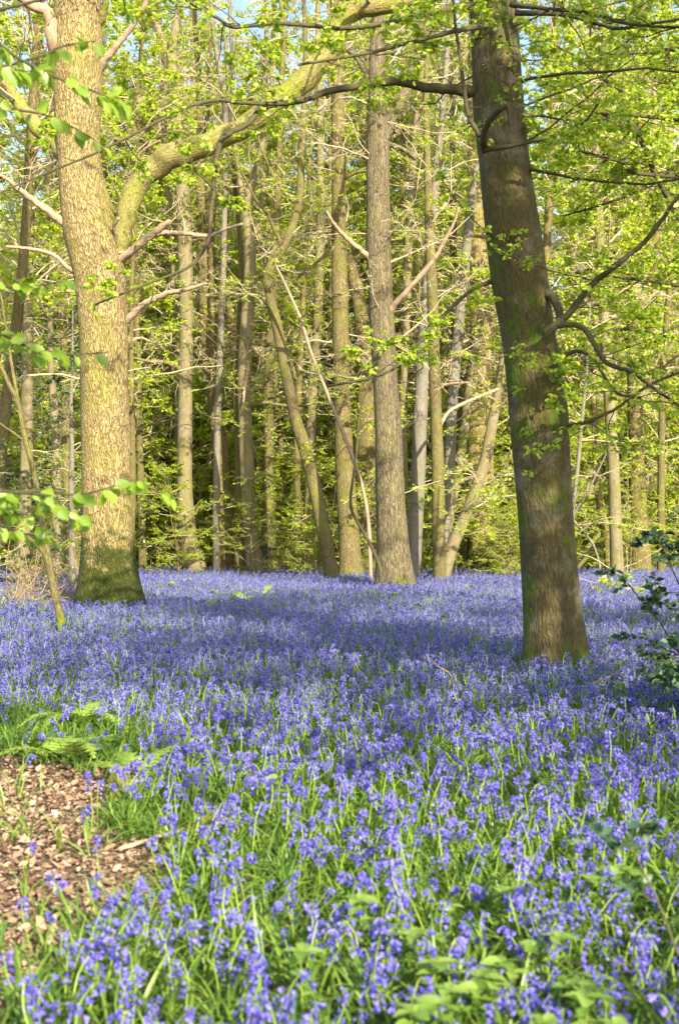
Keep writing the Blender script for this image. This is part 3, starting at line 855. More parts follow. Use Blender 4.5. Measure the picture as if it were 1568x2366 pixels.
# ------------------------------------------------------------------ near beech off the left edge whose sprays hang into view
ST = thing('beech_tree', 'young beech off the left edge, its bright leaf sprays hanging in front of the oak', 'beech tree', (-3.3, 5.6, 0))
root = np.array([-3.3, 5.6, 0.0])
tm = MB()
tube(tm, np.array([[0, 0, -0.1], [0.02, 0, 1.0], [0.1, 0.05, 2.2], [0.0, 0.1, 3.5], [-0.2, 0.2, 5.5], [-0.1, 0.2, 8]]), np.array([0.13, 0.11, 0.10, 0.085, 0.06, 0.02]), 18, 0.04, 5, flare=0.25)
tm.build('trunk', M['beech_branch'], ST)
nl_, tw_ = MB(), MB()
rgn = np.random.default_rng(41)
SPR = [  # twig in the photo, distance, leaf length (m), how many leaves
    ([(-80, 95), (40, 135), (130, 180), (200, 205), (245, 222), (285, 235)], 5.0, 0.078, 20),
    ([(-80, 215), (20, 250), (90, 262), (150, 285), (210, 318), (238, 340)], 4.9, 0.074, 13),
    ([(-80, 130), (0, 150), (60, 165), (110, 150)], 4.8, 0.078, 9),
    ([(60, 140), (130, 112), (180, 100), (222, 95)], 5.2, 0.075, 5),
    ([(-80, 650), (0, 660), (60, 665), (120, 655), (175, 640)], 5.6, 0.07, 12),
    ([(-80, 750), (0, 770), (60, 800), (110, 815), (170, 820), (250, 815)], 4.6, 0.062, 13),
    ([(-80, 770), (0, 775), (40, 790), (90, 820)], 4.6, 0.066, 8),
    ([(-80, 1150), (20, 1140), (100, 1135), (180, 1145), (250, 1128), (310, 1110), (350, 1130), (392, 1150)], 4.7, 0.07, 26),
    ([(60, 1140), (120, 1165), (175, 1190), (222, 1210)], 4.6, 0.066, 10),
    ([(-80, 1225), (0, 1215), (50, 1235), (100, 1235), (150, 1240)], 4.6, 0.06, 9),
    ([(-80, 1165), (0, 1160), (40, 1190), (80, 1180)], 4.8, 0.06, 9),
    ([(265, -40), (285, 0), (290, 30)], 5.2, 0.07, 3)]
stems = MB()
for pts, Yd, ls, n in SPR:
    P = np.array([W3(a, b, Yd + 0.12 * i) for i, (a, b) in enumerate(pts)]) - root
    h = float(P[0][2])
    start = np.array([0.05 - 0.02 * h, 0.1, h * 0.8 + 0.3])
    PP = np.vstack([start, (start + P[0]) / 2 + np.array([0, 0, 0.06]), P])
    sm = MB()
    C, r = tube(sm, PP, np.linspace(0.010, 0.0022, len(PP)), 6, 0.02, int(abs(P[0][2]) * 100), seg=0.06)
    sm.build('branch', M['beech_branch'], ST)
    vis = C[C[:, 0] + root[0] > P[0][0] + root[0] - 0.05]
    n = int(n * 1.8)
    u = np.sort(rgn.uniform(0.05, 1.0, n)) * (len(vis) - 1.01)
    i = u.astype(int)
    p0 = vis[i] + (vis[i + 1] - vis[i]) * (u - i)[:, None]
    d = nrm(vis[np.minimum(i + 1, len(vis) - 1)] - vis[i])
    sgn = np.where(np.arange(n) % 2 == 0, 1, -1)[:, None]
    side = nrm(np.cross(d, UP)) * sgn
    ld = nrm(d * 0.55 + side * 0.5 + np.array([0, 0, -0.7]) * rgn.uniform(0.1, 1.7, (n, 1)) + rgn.normal(size=(n, 3)) * 0.38)
    st = p0 + ld * 0.012
    nor = nrm(np.array([0.25, -0.75, 0.45]) + side * 0.35 + rgn.normal(size=(n, 3)) * 0.5)
    leaves(nl_, st, ld, nor, ls * rgn.uniform(0.6, 1.2, n), LEAF_W)
    tubes(tw_, np.stack([p0, st + ld * 0.004], 1), np.full((n, 2), 0.0012), 4)
cr = nl_.build('crown', M['leaf_near'], ST)
tw_.build('leaf_stalk', M['stem'], cr)

# ------------------------------------------------------------------ beech off the right edge whose boughs cross the upper right
RT = thing('beech_tree', 'beech off the right edge whose leafy boughs hang across the upper right', 'beech tree', (7.6, 15.5, 0))
root = np.array([7.6, 15.5, 0.0])
tm = MB()
rC, rR = tube(tm, np.array([[0, 0, -0.1], [0.05, 0, 2], [0.2, 0.1, 5], [0.0, 0.3, 9], [-0.2, 0.4, 14], [0, 0.2, 20]]), np.array([0.32, 0.27, 0.24, 0.2, 0.13, 0.03]), 28, 0.04, 9, flare=0.2)
tm.build('trunk', M['beech'], RT)
wood, lf = MB(), MB()
rg = np.random.default_rng(52)
for pts, dd in (([(1800, 560, 22), (1600, 530, 15), (1545, 460, 13), (1512, 400, 13), (1490, 345, 12), (1462, 290, 11), (1440, 262, 10), (1438, 215, 9), (1390, 180, 8), (1330, 130, 6), (1290, 110, 4)], 0),
                ([(1512, 405, 9), (1470, 385, 8), (1400, 365, 6), (1340, 350, 4)], 0), ([(1445, 265, 8), (1400, 270, 8), (1360, 310, 7), (1300, 330, 5), (1240, 330, 3)], 0),
                ([(1800, 220, 20), (1600, 190, 12), (1500, 240, 9), (1440, 320, 7), (1380, 390, 5)], 1), ([(1800, 900, 16), (1600, 800, 9), (1500, 770, 7), (1420, 760, 5), (1340, 790, 4)], 0.5),
                ([(1800, 640, 16), (1600, 660, 10), (1500, 650, 8), (1400, 640, 6), (1320, 660, 4)], 1.2),
                ([(1800, 90, 18), (1600, 110, 12), (1500, 120, 9), (1400, 130, 7), (1290, 170, 5)], 0.6), ([(1800, 330, 18), (1600, 360, 10), (1500, 430, 8), (1400, 470, 6), (1300, 500, 4)], 0.9)):
    P, R = trace_path(pts, 14.6 + dd, 0)
    P = P - root
    k0 = int(np.argmin(np.abs(rC[:, 2] - P[0][2])))
    P = np.vstack([rC[k0], P])
    R = np.concatenate([[R[0] * 1.2], R])
    bm_ = MB()
    C, r = tube(bm_, P, R, 12, 0.05, len(pts) * 7, wob=0.1)
    bm_.build('branch', M['beech_branch'], RT)
    grow(rg, C, r, wood, lf, 0.2, 1.0, 22, fl(1.5, 1.0), 0.05, 6, 5, 5, 0.056, LEAF_N, 0.5, 0.1, 0.006, 0.35, tw=0.0035)
grow(rg, rC, rR, wood, lf, 0.35, 1.0, 24, fl(4.5, 2.5), 0.2, 8, 4, 6, 0.075, LEAF_Q, 0.7, 0.1, 0.01, 0.3, tw=0.005)
cr = lf.build('crown', M['leaf'], RT)
wood.build('twigs', M['beech_branch'], cr)


# ------------------------------------------------------------------ background wood: a few kinds, each copy a tree of its own
def proto(name, label, cat, group, seed, height, r0, bark_m, leaf_m, crown, stems=1, lean=0.03, trunk_sides=12):
    rg = np.random.default_rng(seed)
    T = thing(name, label, cat, (0, 0, 0), 0, group)
    tm, wood, lf = MB(), MB(), MB()
    for s in range(stems):
        a = rg.uniform(0, 6.28)
        off = np.array([math.cos(a), math.sin(a), 0]) * (0.0 if stems == 1 else rg.uniform(0.1, 0.35))
        n = 7
        z = np.linspace(-0.15, height * rg.uniform(0.8, 1.0), n)
        out = off * (z[:, None] / height) * 7 * (0 if stems == 1 else 1)
        P = off + out + np.column_stack([np.cumsum(rg.normal(size=n) * lean * height / 8), np.cumsum(rg.normal(size=n) * lean * height / 8), z])
        P[0, :2] = P[1, :2] + (P[0, :2] - P[1, :2]) * 0.3
        C, r = tube(tm, P, r0 * np.linspace(1, 0.12, n) ** 0.8, trunk_sides, 0.05, seed + s, flare=0.2, seg=0.35)
        for c in crown:
            grow(rg, C, r, wood, lf, **c)
    tm.build('trunk', M[bark_m], T)
    co = lf.build('crown', M[leaf_m], T)
    wood.build('twigs', M['twig'], co)
    return T


BG = 'trees crowding the back of the wood'
UN = 'leafy young trees between the trunks'
tall = [dict(t0=0.3, t1=1.0, n1=46, L1=lambda t: 3.8 * (1 - 0.45 * t), el=0.35, n2=8, n3=6, nl=14, leaf=0.115, flat=0.5, rb=0.013, tw=0.010), dict(t0=0.2, t1=0.9, n1=26, L1=fl(4.2, 3.2), el=0.6, **BARE)]
tall2 = [dict(t0=0.34, t1=1.0, n1=42, L1=lambda t: 4.8 * (1 - 0.45 * t), el=0.5, n2=8, n3=6, nl=14, leaf=0.115, flat=0.4, rb=0.014, tw=0.010), dict(t0=0.2, t1=0.9, n1=26, L1=fl(4.8, 3.2), el=0.7, **BARE)]
und = [dict(t0=0.06, t1=1.0, n1=28, L1=lambda t: 2.5 * (1 - 0.5 * t), el=0.2, n2=7, n3=5, nl=9, leaf=0.085, flat=0.85, rb=0.009, tw=0.006)]
hol = [dict(t0=0.05, t1=1.0, n1=40, L1=lambda t: 2.0 * (1 - 0.75 * t) + 0.25, el=0.15, n2=8, n3=5, nl=7, leaf=0.075, flat=0.3, rb=0.009, tw=0.006)]
p_tall = [proto('ash_tree', 'slim leafy tree among the many crowding the back of the wood', 'tree', BG, 201, 32, 0.20, 'tan', 'leaf_far', tall),
          proto('ash_tree', 'slim leafy tree among the many crowding the back of the wood', 'tree', BG, 202, 35, 0.24, 'pale', 'leaf_far', tall2),
          proto('ash_tree', 'slim leafy tree among the many crowding the back of the wood', 'tree', BG, 203, 27, 0.15, 'mossy', 'leaf_far', tall)]
p_und = [proto('hazel_tree', 'low leafy young tree in layers between the trunks at the back', 'young tree', UN, 211, 6.5, 0.05, 'tan', 'leaf_far', und, 2, 0.06, 8),
         proto('hazel_tree', 'low leafy young tree in layers between the trunks at the back', 'young tree', UN, 212, 8.0, 0.06, 'tan', 'leaf_far', und, 1, 0.06, 8),
         proto('hazel_tree', 'low leafy young tree in layers between the trunks at the back', 'young tree', UN, 213, 5.0, 0.04, 'pale', 'leaf_far', und, 3, 0.06, 8)]
p_hol = proto('holly_tree', 'dark glossy holly tree filling the left edge behind the sapling', 'holly tree', None, 221, 11, 0.13, 'grey', 'leaf_dark', hol)
rb_ = np.random.default_rng(77)
used = {0: 0, 1: 0, 2: 0}


def put(pr, x, y, sc, label=None, first=None):
    z = float(ground_z(x, y))
    t = (rb_.normal() * 0.03, rb_.normal() * 0.03)
    rz = rb_.uniform(0, 6.28)
    if not pr.get('placed'):
        pr['placed'] = 1
        pr.location = (x, y, z)
        pr.rotation_euler = (t[0], t[1], rz)
        pr.scale = (sc, sc, sc)
        if label:
            pr['label'] = label
        o = pr
    else:
        o = dup(pr, (x, y, z), rz, sc, label, t)
    return o


def scatter(n, y0, y1, margin, mind, seed, avoid=1.0):
    rg = np.random.default_rng(seed)
    pts = []
    tries = 0
    while len(pts) < n and tries < 8000:
        tries += 1
        y = math.sqrt(rg.uniform(y0 ** 2, y1 ** 2))
        x = rg.uniform(-1, 1) * (y * 0.2825 + margin)
        if any((x - a) ** 2 + (y - b) ** 2 < (mind) ** 2 for a, b in pts):
            continue
        if any((x - a) ** 2 + (y - b) ** 2 < (avoid + c) ** 2 for a, b, c in TRUNKS):
            continue
        pts.append((x, y))
    return pts


for k, (x, y) in enumerate(scatter(90, 58, 105, 6, 1.8, 301)):
    put(p_tall[k % 3], x, y, rb_.uniform(0.8, 1.15))
for k, (x, y) in enumerate(scatter(42, 53, 68, 4, 1.6, 303)):
    put(p_tall[(k + 1) % 3], x, y, rb_.uniform(0.95, 1.15))
for k, (x, y) in enumerate(scatter(150, 55, 82, 3, 1.1, 302)):
    put(p_und[k % 3], x, y, rb_.uniform(0.8, 1.5))
for k, (x, y) in enumerate(scatter(44, 51.5, 57, 2, 1.0, 304, 0.5)):
    put(p_und[k % 3], x, y, rb_.uniform(0.45, 0.95))
for k, (x, y) in enumerate(scatter(46, 51.5, 62, 2, 1.3, 305, 0.6)):
    put(p_und[k % 3], x, y, rb_.uniform(1.25, 2.0))
for k, (x, y, s) in enumerate([(-6.0, 46.0, 0.8), (-3.4, 45.0, 0.75), (-1.2, 44.0, 0.6), (0.4, 43.5, 0.8), (4.4, 45.5, 0.9), (6.2, 43.0, 0.7), (8.6, 45.0, 1.0), (10.2, 42.0, 0.8), (-9.8, 44.0, 0.8), (3.0, 47.0, 0.6)]):
    put(p_und[k % 3], x, y, s)
for k, (x, y, s, lb) in enumerate([(-9.6, 29.5, 1.05, 'dark glossy holly tree filling the left edge behind the sapling'),
                                   (-8.0, 36.0, 0.9, 'dark holly tree tucked between the stout oak and the holly at the left edge'),
                                   (-12.0, 46.0, 1.1, 'holly tree in the shade behind the pale knobbly trunk'),
                                   (-8.4, 62.0, 0.9, 'dark holly seen in the gap between the stout oak and the pale scarred trunk'),
                                   (-3.0, 66.0, 0.7, 'dark holly low in the gap behind the forked pale beech'),
                                   (1.5, 64.0, 0.7, 'dark holly low behind the straight yellowish trunk'),
                                   (14.4, 50.0, 0.9, 'dark holly at the far right beyond the stout yellowish oak'),
                                   (9.4, 60.0, 0.75, 'dark holly low in the gap right of the leaning beech')]):
    put(p_hol, x, y, s, lb)

for k, (x, y, s) in enumerate([(-9.6, 33.5, 0.95), (-10.9, 41.0, 1.0), (-7.6, 43.5, 0.9), (6.6, 38.5, 0.95), (9.3, 41.0, 0.95), (11.6, 44.0, 1.0)]):
    put(p_tall[(0, 1, 2)[k % 3]], x, y, s)
for k in range(12):
    x, y = 4.0 + 0.75 * k + rb_.normal() * 0.5, rb_.uniform(47, 62)
    o = dup(p_tall[2 if k % 2 else 1], (x, y, float(ground_z(x, y))), rb_.uniform(0, 6.28), rb_.uniform(0.55, 0.75), 'slim tree leaning far over to the right behind the leaning beech')
    o['group'] = 'leaning slim trees at the right'
    o.rotation_mode = 'ZYX'
    o.rotation_euler = (rb_.normal() * 0.1, rb_.uniform(0.3, 0.75), rb_.normal() * 0.3)

# far-off wood behind everything, read as one mass
rg = np.random.default_rng(400)
fw, fl_ = MB(), MB()
n = 260
fx_ = rg.uniform(-60, 60, n)
fy_ = rg.uniform(108, 150, n)
fz_ = ground_z(fx_, fy_)
hh = rg.uniform(20, 32, n)
zz = np.linspace(0, 1, 7)
P = np.stack([fx_[:, None] + np.cumsum(rg.normal(size=(n, 7)) * 0.35, 1), fy_[:, None] + np.cumsum(rg.normal(size=(n, 7)) * 0.35, 1), fz_[:, None] + hh[:, None] * zz], -1)
tubes(fw, P, 0.22 * np.linspace(1, 0.15, 7)[None, :] * rg.uniform(0.6, 1.4, (n, 1)), 7)
idx = np.repeat(np.arange(n), 60)
b, d = at_path(P, idx, rg.uniform(0.08, 1, len(idx)))
a = rg.uniform(0, 6.28, len(idx))
Q = walk(rg, b, nrm(np.stack([np.cos(a), np.sin(a), rg.uniform(0, 0.8, len(idx))], 1)), rg.uniform(1.2, 3.8, len(idx)), 5, 0.25)
tubes(fw, Q, np.full((len(idx), 1), 0.03) * np.linspace(1, 0.3, 5)[None, :], 3)
leaf_along(rg, Q, 17, 0.28, fl_, LEAF_Q, 0.45, 0.1, 0.9)
fo = fl_.build('distant_woods', M['leaf_far'])
tag(fo, 'sunlit mass of far-off woodland closing the view behind the trees', 'woods', kind='stuff')
ft = fw.build('distant_trunks', M['twig'], fo)
ft['kind'] = 'stuff'

# ------------------------------------------------------------------ tangle of bare twigs low at the left, holly at the right
rg = np.random.default_rng(500)


def shrub(name, label, cat, loc, n1, Ln, leafm, twigm, nl, leaf, spread, seed, n2=6, n3=4, flat=0.3, prob=0.8, rb=0.006, tw=0.003, el=0.7, shape=LEAF_N, az=None):
    rg = np.random.default_rng(seed)
    T = thing(name, label, cat, loc)
    wood, lf, st = MB(), MB(), MB()
    a = rg.uniform(0, 6.28, n1) if az is None else rg.uniform(az[0], az[1], n1)
    e = rg.normal(el, 0.3, n1)
    b = np.column_stack([np.cos(a) * rg.uniform(0, spread, n1), np.sin(a) * rg.uniform(0, spread, n1), np.full(n1, -0.05)])
    d = np.stack([np.cos(a) * np.cos(e), np.sin(a) * np.cos(e), np.sin(e)], 1)
    LL = Ln * rg.uniform(0.5, 1.15, n1)
    P = walk(rg, b, d, LL, 10, 0.16, (0, 0, -0.15))
    tubes(st, P, rb * 1.6 * np.linspace(1, 0.3, 10)[None, :] * rg.uniform(0.7, 1.3, (n1, 1)), 7)
    Q, L2 = twig_out(rg, P, LL, n2, 0.15, 0.4, 0.8, flat, 6, 0.2, wood, rb * 0.6, 4)
    X_, L3 = twig_out(rg, Q, L2, n3, 0.1, 0.45, 0.8, flat, 4, 0.2, wood, tw, 3)
    leaf_along(rg, X_, nl, leaf, lf, shape, flat, 0.1, prob, 0.1)
    leaf_along(rg, Q, max(1, nl), leaf, lf, shape, flat, 0.3, prob, 0.1)
    so_ = st.build('stems', M[twigm], T)
    wood.build('twigs', M[twigm], so_)
    if lf.n:
        lf.build('foliage', M[leafm], T)
    return T


shrub('thorn_bush', 'tangled brown thorn bush with few leaves low at the left edge', 'bush', (-7.1, 25.5, 0), 34, 1.9, 'leaf', 'twig_brown', 2, 0.05, 0.9, 61, 7, 5, 0.1, 0.25, 0.009, 0.005, 0.75, LEAF_Q)
shrub('thorn_bush', 'smaller brown twiggy bush behind the sapling foot', 'bush', (-7.0, 29.5, 0), 26, 2.0, 'leaf', 'twig_brown', 2, 0.05, 0.8, 62, 7, 5, 0.1, 0.3, 0.009, 0.005, 0.8, LEAF_Q)
shrub('holly_bush', 'dark leathery-leaved holly bush reaching in from the right edge', 'holly bush', (3.5, 8.8, 0), 34, 1.6, 'holly_near', 'beech_branch', 8, 0.06, 0.3, 63, 7, 5, 0.35, 0.9, 0.008, 0.003, 1.12, LEAF_N, (1.8, 4.4))
shrub('holly_bush', 'blurred blue-green holly sprig close to the camera at the lower right', 'holly bush', (1.42, 3.55, 0), 10, 0.75, 'holly_near', 'beech_branch', 6, 0.04, 0.12, 64, 5, 4, 0.35, 0.8, 0.004, 0.002, 1.0, LEAF_N, (1.2, 4.6))


# ------------------------------------------------------------------ bluebells
def bell_template(m, rings):
    th = np.linspace(0, 2 * math.pi, m, endpoint=False)
    prof = {3: [(0.0, 0.12), (0.35, 0.30), (0.78, 0.30), (1.0, 0.55)], 2: [(0.0, 0.15), (0.5, 0.33), (1.0, 0.52)]}[rings]
    v = []
    for k, (a, r) in enumerate(prof):
        rr = r * (1 + (0.35 * (np.arange(m) % 2) if k == len(prof) - 1 else 0))
        aa = a - (0.14 * (np.arange(m) % 2) if k == len(prof) - 1 else 0)
        v.append(np.stack([np.full(m, 1.0) * aa, np.cos(th) * rr, np.sin(th) * rr], 1))
    n = len(prof)
    q = []
    for k in range(n - 1):
        for j in range(m):
            q.append([k * m + j, k * m + (j + 1) % m, (k + 1) * m + (j + 1) % m, (k + 1) * m + j])
    return np.vstack(v), q, []


BELL_N, BELL_F = bell_template(8, 3), bell_template(4, 2)


def bluebell_parts(seed, near=True):
    rg = np.random.default_rng(seed)
    h = rg.uniform(0.27, 0.37)
    ax = rg.uniform(0.02, 0.05)
    drop = rg.uniform(0.0, 0.05)
    P = np.array([[0, 0, -0.02], [rg.normal() * 0.01, rg.normal() * 0.01, h * 0.4], [0.012, 0, h * 0.75], [0.03, 0, h * 0.92], [0.03 + ax * 0.45, 0, h], [0.03 + ax, 0, h - drop]])
    st, fl0, bl = MB(), MB(), MB()
    C, r = tube(st, P, np.array([0.0034, 0.0033, 0.003, 0.0023, 0.0018, 0.0012]), 6 if near else 4, 0, seed, seg=0.03 if near else 0.07, cap=False)
    nb = rg.integers(10, 18)
    u = np.linspace(0.52, 1.0, nb) + rg.normal(size=nb) * 0.01
    i = np.clip((u * (len(C) - 1)).astype(int), 0, len(C) - 1)
    a = rg.normal(size=nb) * 0.9
    out = np.stack([np.cos(a), np.sin(a), np.zeros(nb)], 1)
    pos = C[i] + out * 0.006 + np.array([0, 0, 0.004])
    tipy = (u - 0.5) * 2
    size = (0.0190 - 0.006 * tipy) * rg.uniform(0.85, 1.1, nb)
    d = nrm(out * (0.55 + 0.25 * rg.random((nb, 1))) + np.array([0, 0, -1.0]) * rg.uniform(0.5, 1.2, (nb, 1)))
    base = C[i] + out * rg.uniform(0.010, 0.022, (nb, 1)) + np.array([0, 0, 0.0])
    ped = np.stack([C[i], C[i] + out * 0.008 + np.array([0, 0, 0.001]), base + d * size[:, None] * 0.15], 1)
    tubes(fl0, ped, np.full((nb, 3), 0.0009), 3)
    k0 = int(i.min())
    tubes(fl0, C[None, k0:], r[None, k0:] * 0.9, 4 if near else 3)
    leaves(fl0, base, d, rg.normal(size=(nb, 3)) + 0.01, size, BELL_N if near else BELL_F)
    # strap leaves
    nlv = rg.integers(4, 7)
    for k in range(nlv):
        az = k * 6.28 / nlv + rg.normal() * 0.4
        Ln = rg.uniform(0.20, 0.36)
        o = np.array([math.cos(az), math.sin(az), 0])
        s = np.array([-math.sin(az), math.cos(az), 0])
        m = 6 if near else 4
        w0 = rg.uniform(0.005, 0.009)
        e0 = rg.uniform(0.95, 1.4)
        be = rg.uniform(0.6, 2.0)
        vs = []
        p = o * 0.008 + np.array([0, 0, -0.01])
        e = e0
        for j in range(m):
            f = j / (m - 1)
            w = w0 * (0.7 + 0.6 * f if f < 0.5 else 2.0 * (1 - f) + 0.02)
            vs += [p + s * w + UP * w * 0.5, p, p - s * w + UP * w * 0.5]
            p = p + (o * math.cos(e) + UP * math.sin(e)) * Ln / (m - 1)
            e -= be / (m - 1)
        q = []
        for j in range(m - 1):
            for c in (0, 1):
                q.append([j * 3 + c, j * 3 + c + 1, j * 3 + 4 + c, j * 3 + 3 + c])
        bl.add(np.array(vs), q)
    return st, fl0, bl


def inside(poly, x, y):
    c = np.zeros(np.shape(x), bool)
    n = len(poly)
    for i in range(n):
        x1, y1 = poly[i]
        x2, y2 = poly[(i + 1) % n]
        c ^= ((y1 > y) != (y2 > y)) & (x < (x2 - x1) * (y - y1) / (y2 - y1 + 1e-12) + x1)
    return c


CLEAR = [(-6, 8.3), (-2.2, 8.15), (-1.5, 7.75), (-1.18, 7.4), (-1.2, 6.8), (-1.25, 6.2), (-0.95, 5.9), (-0.72, 5.4), (-0.72, 4.9), (-0.85, 4.4), (-0.95, 3.9), (-1.0, 3.55), (-3, 3.5), (-6, 3.5)]
GREENB = [(-6, 8.3), (-2.2, 8.15), (-1.5, 7.75), (-1.2, 7.7), (-1.3, 8.6), (-2.0, 9.4), (-6, 9.6)]

rgp = np.random.default_rng(900)


def carpet_points(y0, y1, dens, rg, margin=1.6):
    A = (y1 - y0) * ((y0 + y1) * 0.2825 + 2 * margin)
    n = int(A * dens)
    hm = y1 * 0.2825 + margin
    n2 = int((y1 - y0) * 2 * hm * dens)
    x = rg.uniform(-hm, hm, n2)
    y = rg.uniform(y0, y1, n2)
    k = np.abs(x) < y * 0.2825 + margin
    return x[k], y[k]


def patchy(x, y):
    return (np.sin(x * 1.9 + 0.7 * np.sin(y * 1.1)) * np.sin(y * 1.4 + 0.9 * np.sin(x * 0.8)) + np.sin(x * 4.3 + y * 2.7) * 0.5)


def keep(x, y, rg, flower=True):
    k = np.ones(len(x), bool)
    for a, b, r in TRUNKS:
        k &= (x - a) ** 2 + (y - b) ** 2 > (r * 0.95) ** 2
    ic = inside(CLEAR, x, y)
    k &= ~ic | (rg.random(len(x)) < np.where(y < 4.7, 0.17, 0.05) * (1.0 if flower else 1.5))
    if flower:
        gb = inside(GREENB, x, y)
        k &= ~gb | (rg.random(len(x)) < 0.22)
        near = y < 9
        k &= ~near | (rg.random(len(x)) < 0.85 + 0.22 * patchy(x, y))
    k &= ~((x < -5.6) & (y > 23) & (y < 28)) | (rg.random(len(x)) < 0.3)
    return k


pn = [bluebell_parts(1000 + k, True) for k in range(7)]
protoN = []
BL = 'violet-blue bluebell nodding on a green stem in the near carpet'
BGP = 'bluebells of the nearest part of the carpet'
for k, (st, f0, bl) in enumerate(pn):
    protoN.append((st.mesh('stem', M['stem']), f0.mesh('flower_head', M['bell']), bl.mesh('leaves', M['blade'])))

# all the plants of the carpet, nearest first
segs = [(1.7, 5, 100), (5, 9, 92), (9, 16, 80), (16, 26, 62), (26, 40, 46), (40, 75, 26)]
PX, PY = [], []
for y0, y1, dn in segs:
    x, y = carpet_points(y0, y1, dn, rgp)
    k = keep(x, y, rgp)
    PX.append(x[k])
    PY.append(y[k])
PX, PY = np.concatenate(PX), np.concatenate(PY)
d2 = np.hypot(PX, PY)
o = np.argsort(d2)
PX, PY, d2 = PX[o], PY[o], d2[o]
PZ = ground_z(PX, PY)
inview = (np.abs(PX) < PY * 0.28) & (PY > 2.15)
nearest = np.where(inview)[0][:290]
isn = np.zeros(len(PX), bool)
isn[nearest] = True
FACE = 2.2          # most heads nod towards the light


def plant_rot(n, rg):
    az = np.where(rg.random(n) < 0.6, rg.normal(-1.2, 0.9, n), rg.uniform(0, 6.28, n))
    return np.stack([rg.normal(size=n) * 0.2, rg.normal(size=n) * 0.2, az], 1)


rot = plant_rot(len(PX), rgp)
scl = rgp.uniform(0.68, 1.08, len(PX)) * np.where(PY < 5.5, 0.93, 1.0) * (1 + np.clip((PY - 25) / 60, 0, 0.25))
for i in nearest:
    v = int(rgp.integers(0, 7))
    e = bpy.data.objects.new('bluebell', None)
    COL.objects.link(e)
    e.empty_display_size = 0.05
    e.location = (PX[i], PY[i], PZ[i])
    e.rotation_euler = rot[i]
    e.scale = (scl[i],) * 3
    tag(e, BL, 'bluebell', BGP)
    for nm, me in zip(('stem', 'flower_head', 'leaves'), protoN[v]):
        c = bpy.data.objects.new(nm, me)
        COL.objects.link(c)
        c.parent = e


def joined(parts, mats, name):
    mb = MB()
    mi = []
    for p, k in zip(parts, range(len(parts))):
        for arr in p.v:
            pass
        v = np.concatenate(p.v)
        q = np.concatenate(p.q) if p.q else None
        mb.add(v, q, np.concatenate(p.t) if p.t else None)
        mi.append((0 if q is None else len(q)))
    me = mb.mesh(name, mats)
    idx = np.concatenate([np.full(c, k) for k, c in enumerate(mi)]).astype(np.int32)
    me.polygons.foreach_set("material_index", idx)
    return me


def instancer(name, meshes, x, y, z, rot, scl, idx, label, cat):
    src = []
    for k, me in enumerate(meshes):
        src.append(bpy.data.objects.new(name + '_plant', me))
    me = bpy.data.meshes.new(name)
    n = len(x)
    me.vertices.add(n)
    me.vertices.foreach_set("co", np.stack([x, y, z], 1).astype(np.float32).ravel())
    a = me.attributes.new("rot", 'FLOAT_VECTOR', 'POINT')
    a.data.foreach_set("vector", rot.astype(np.float32).ravel())
    a = me.attributes.new("scl", 'FLOAT', 'POINT')
    a.data.foreach_set("value", scl.astype(np.float32))
    a = me.attributes.new("idx", 'INT', 'POINT')
    a.data.foreach_set("value", idx.astype(np.int32))
    o = bpy.data.objects.new(name, me)
    COL.objects.link(o)
    ng = bpy.data.node_groups.new(name, 'GeometryNodeTree')
    ng.interface.new_socket('Geometry', in_out='INPUT', socket_type='NodeSocketGeometry')
    ng.interface.new_socket('Geometry', in_out='OUTPUT', socket_type='NodeSocketGeometry')
    gi = ng.nodes.new('NodeGroupInput')
    go = ng.nodes.new('NodeGroupOutput')
    iop = ng.nodes.new('GeometryNodeInstanceOnPoints')
    jg = ng.nodes.new('GeometryNodeJoinGeometry')
    for s_ in src:
        oi = ng.nodes.new('GeometryNodeObjectInfo')
        oi.inputs['Object'].default_value = s_
        oi.inputs['As Instance'].default_value = True
        ng.links.new(oi.outputs['Geometry'], jg.inputs[0])

    def attr(nm, ty):
        na = ng.nodes.new('GeometryNodeInputNamedAttribute')
        na.data_type = ty
        na.inputs[0].default_value = nm
        return na.outputs[0]
    e2r = ng.nodes.new('FunctionNodeEulerToRotation')
    ng.links.new(attr('rot', 'FLOAT_VECTOR'), e2r.inputs[0])
    ng.links.new(gi.outputs[0], iop.inputs['Points'])
    ng.links.new(jg.outputs[0], iop.inputs['Instance'])
    iop.inputs['Pick Instance'].default_value = True
    ng.links.new(attr('idx', 'INT'), iop.inputs['Instance Index'])
    ng.links.new(e2r.outputs[0], iop.inputs['Rotation'])
    ng.links.new(attr('scl', 'FLOAT'), iop.inputs['Scale'])
    ng.links.new(iop.outputs[0], go.inputs[0])
    md = o.modifiers.new('scatter', 'NODES')
    md.node_group = ng
    tag(o, label, cat, kind='stuff')
    return o


mats3 = [M['stem'], M['bell'], M['blade']]
meshN = [joined(p, mats3, 'bluebell_plant') for p in pn]
meshF = [joined(bluebell_parts(1100 + k, False), mats3, 'bluebell_plant_far') for k in range(6)]
rest = ~isn
nearrest = rest & (d2 < 9)
far = rest & (d2 >= 9)
ii = np.where(nearrest, rgp.integers(0, 7, len(PX)), 7 + rgp.integers(0, 6, len(PX)))
instancer('bluebell_carpet', meshN + meshF, PX[rest], PY[rest], PZ[rest], rot[rest], scl[rest], ii[rest],
          'violet-blue carpet of bluebells spreading through the wood to the trees', 'bluebells')

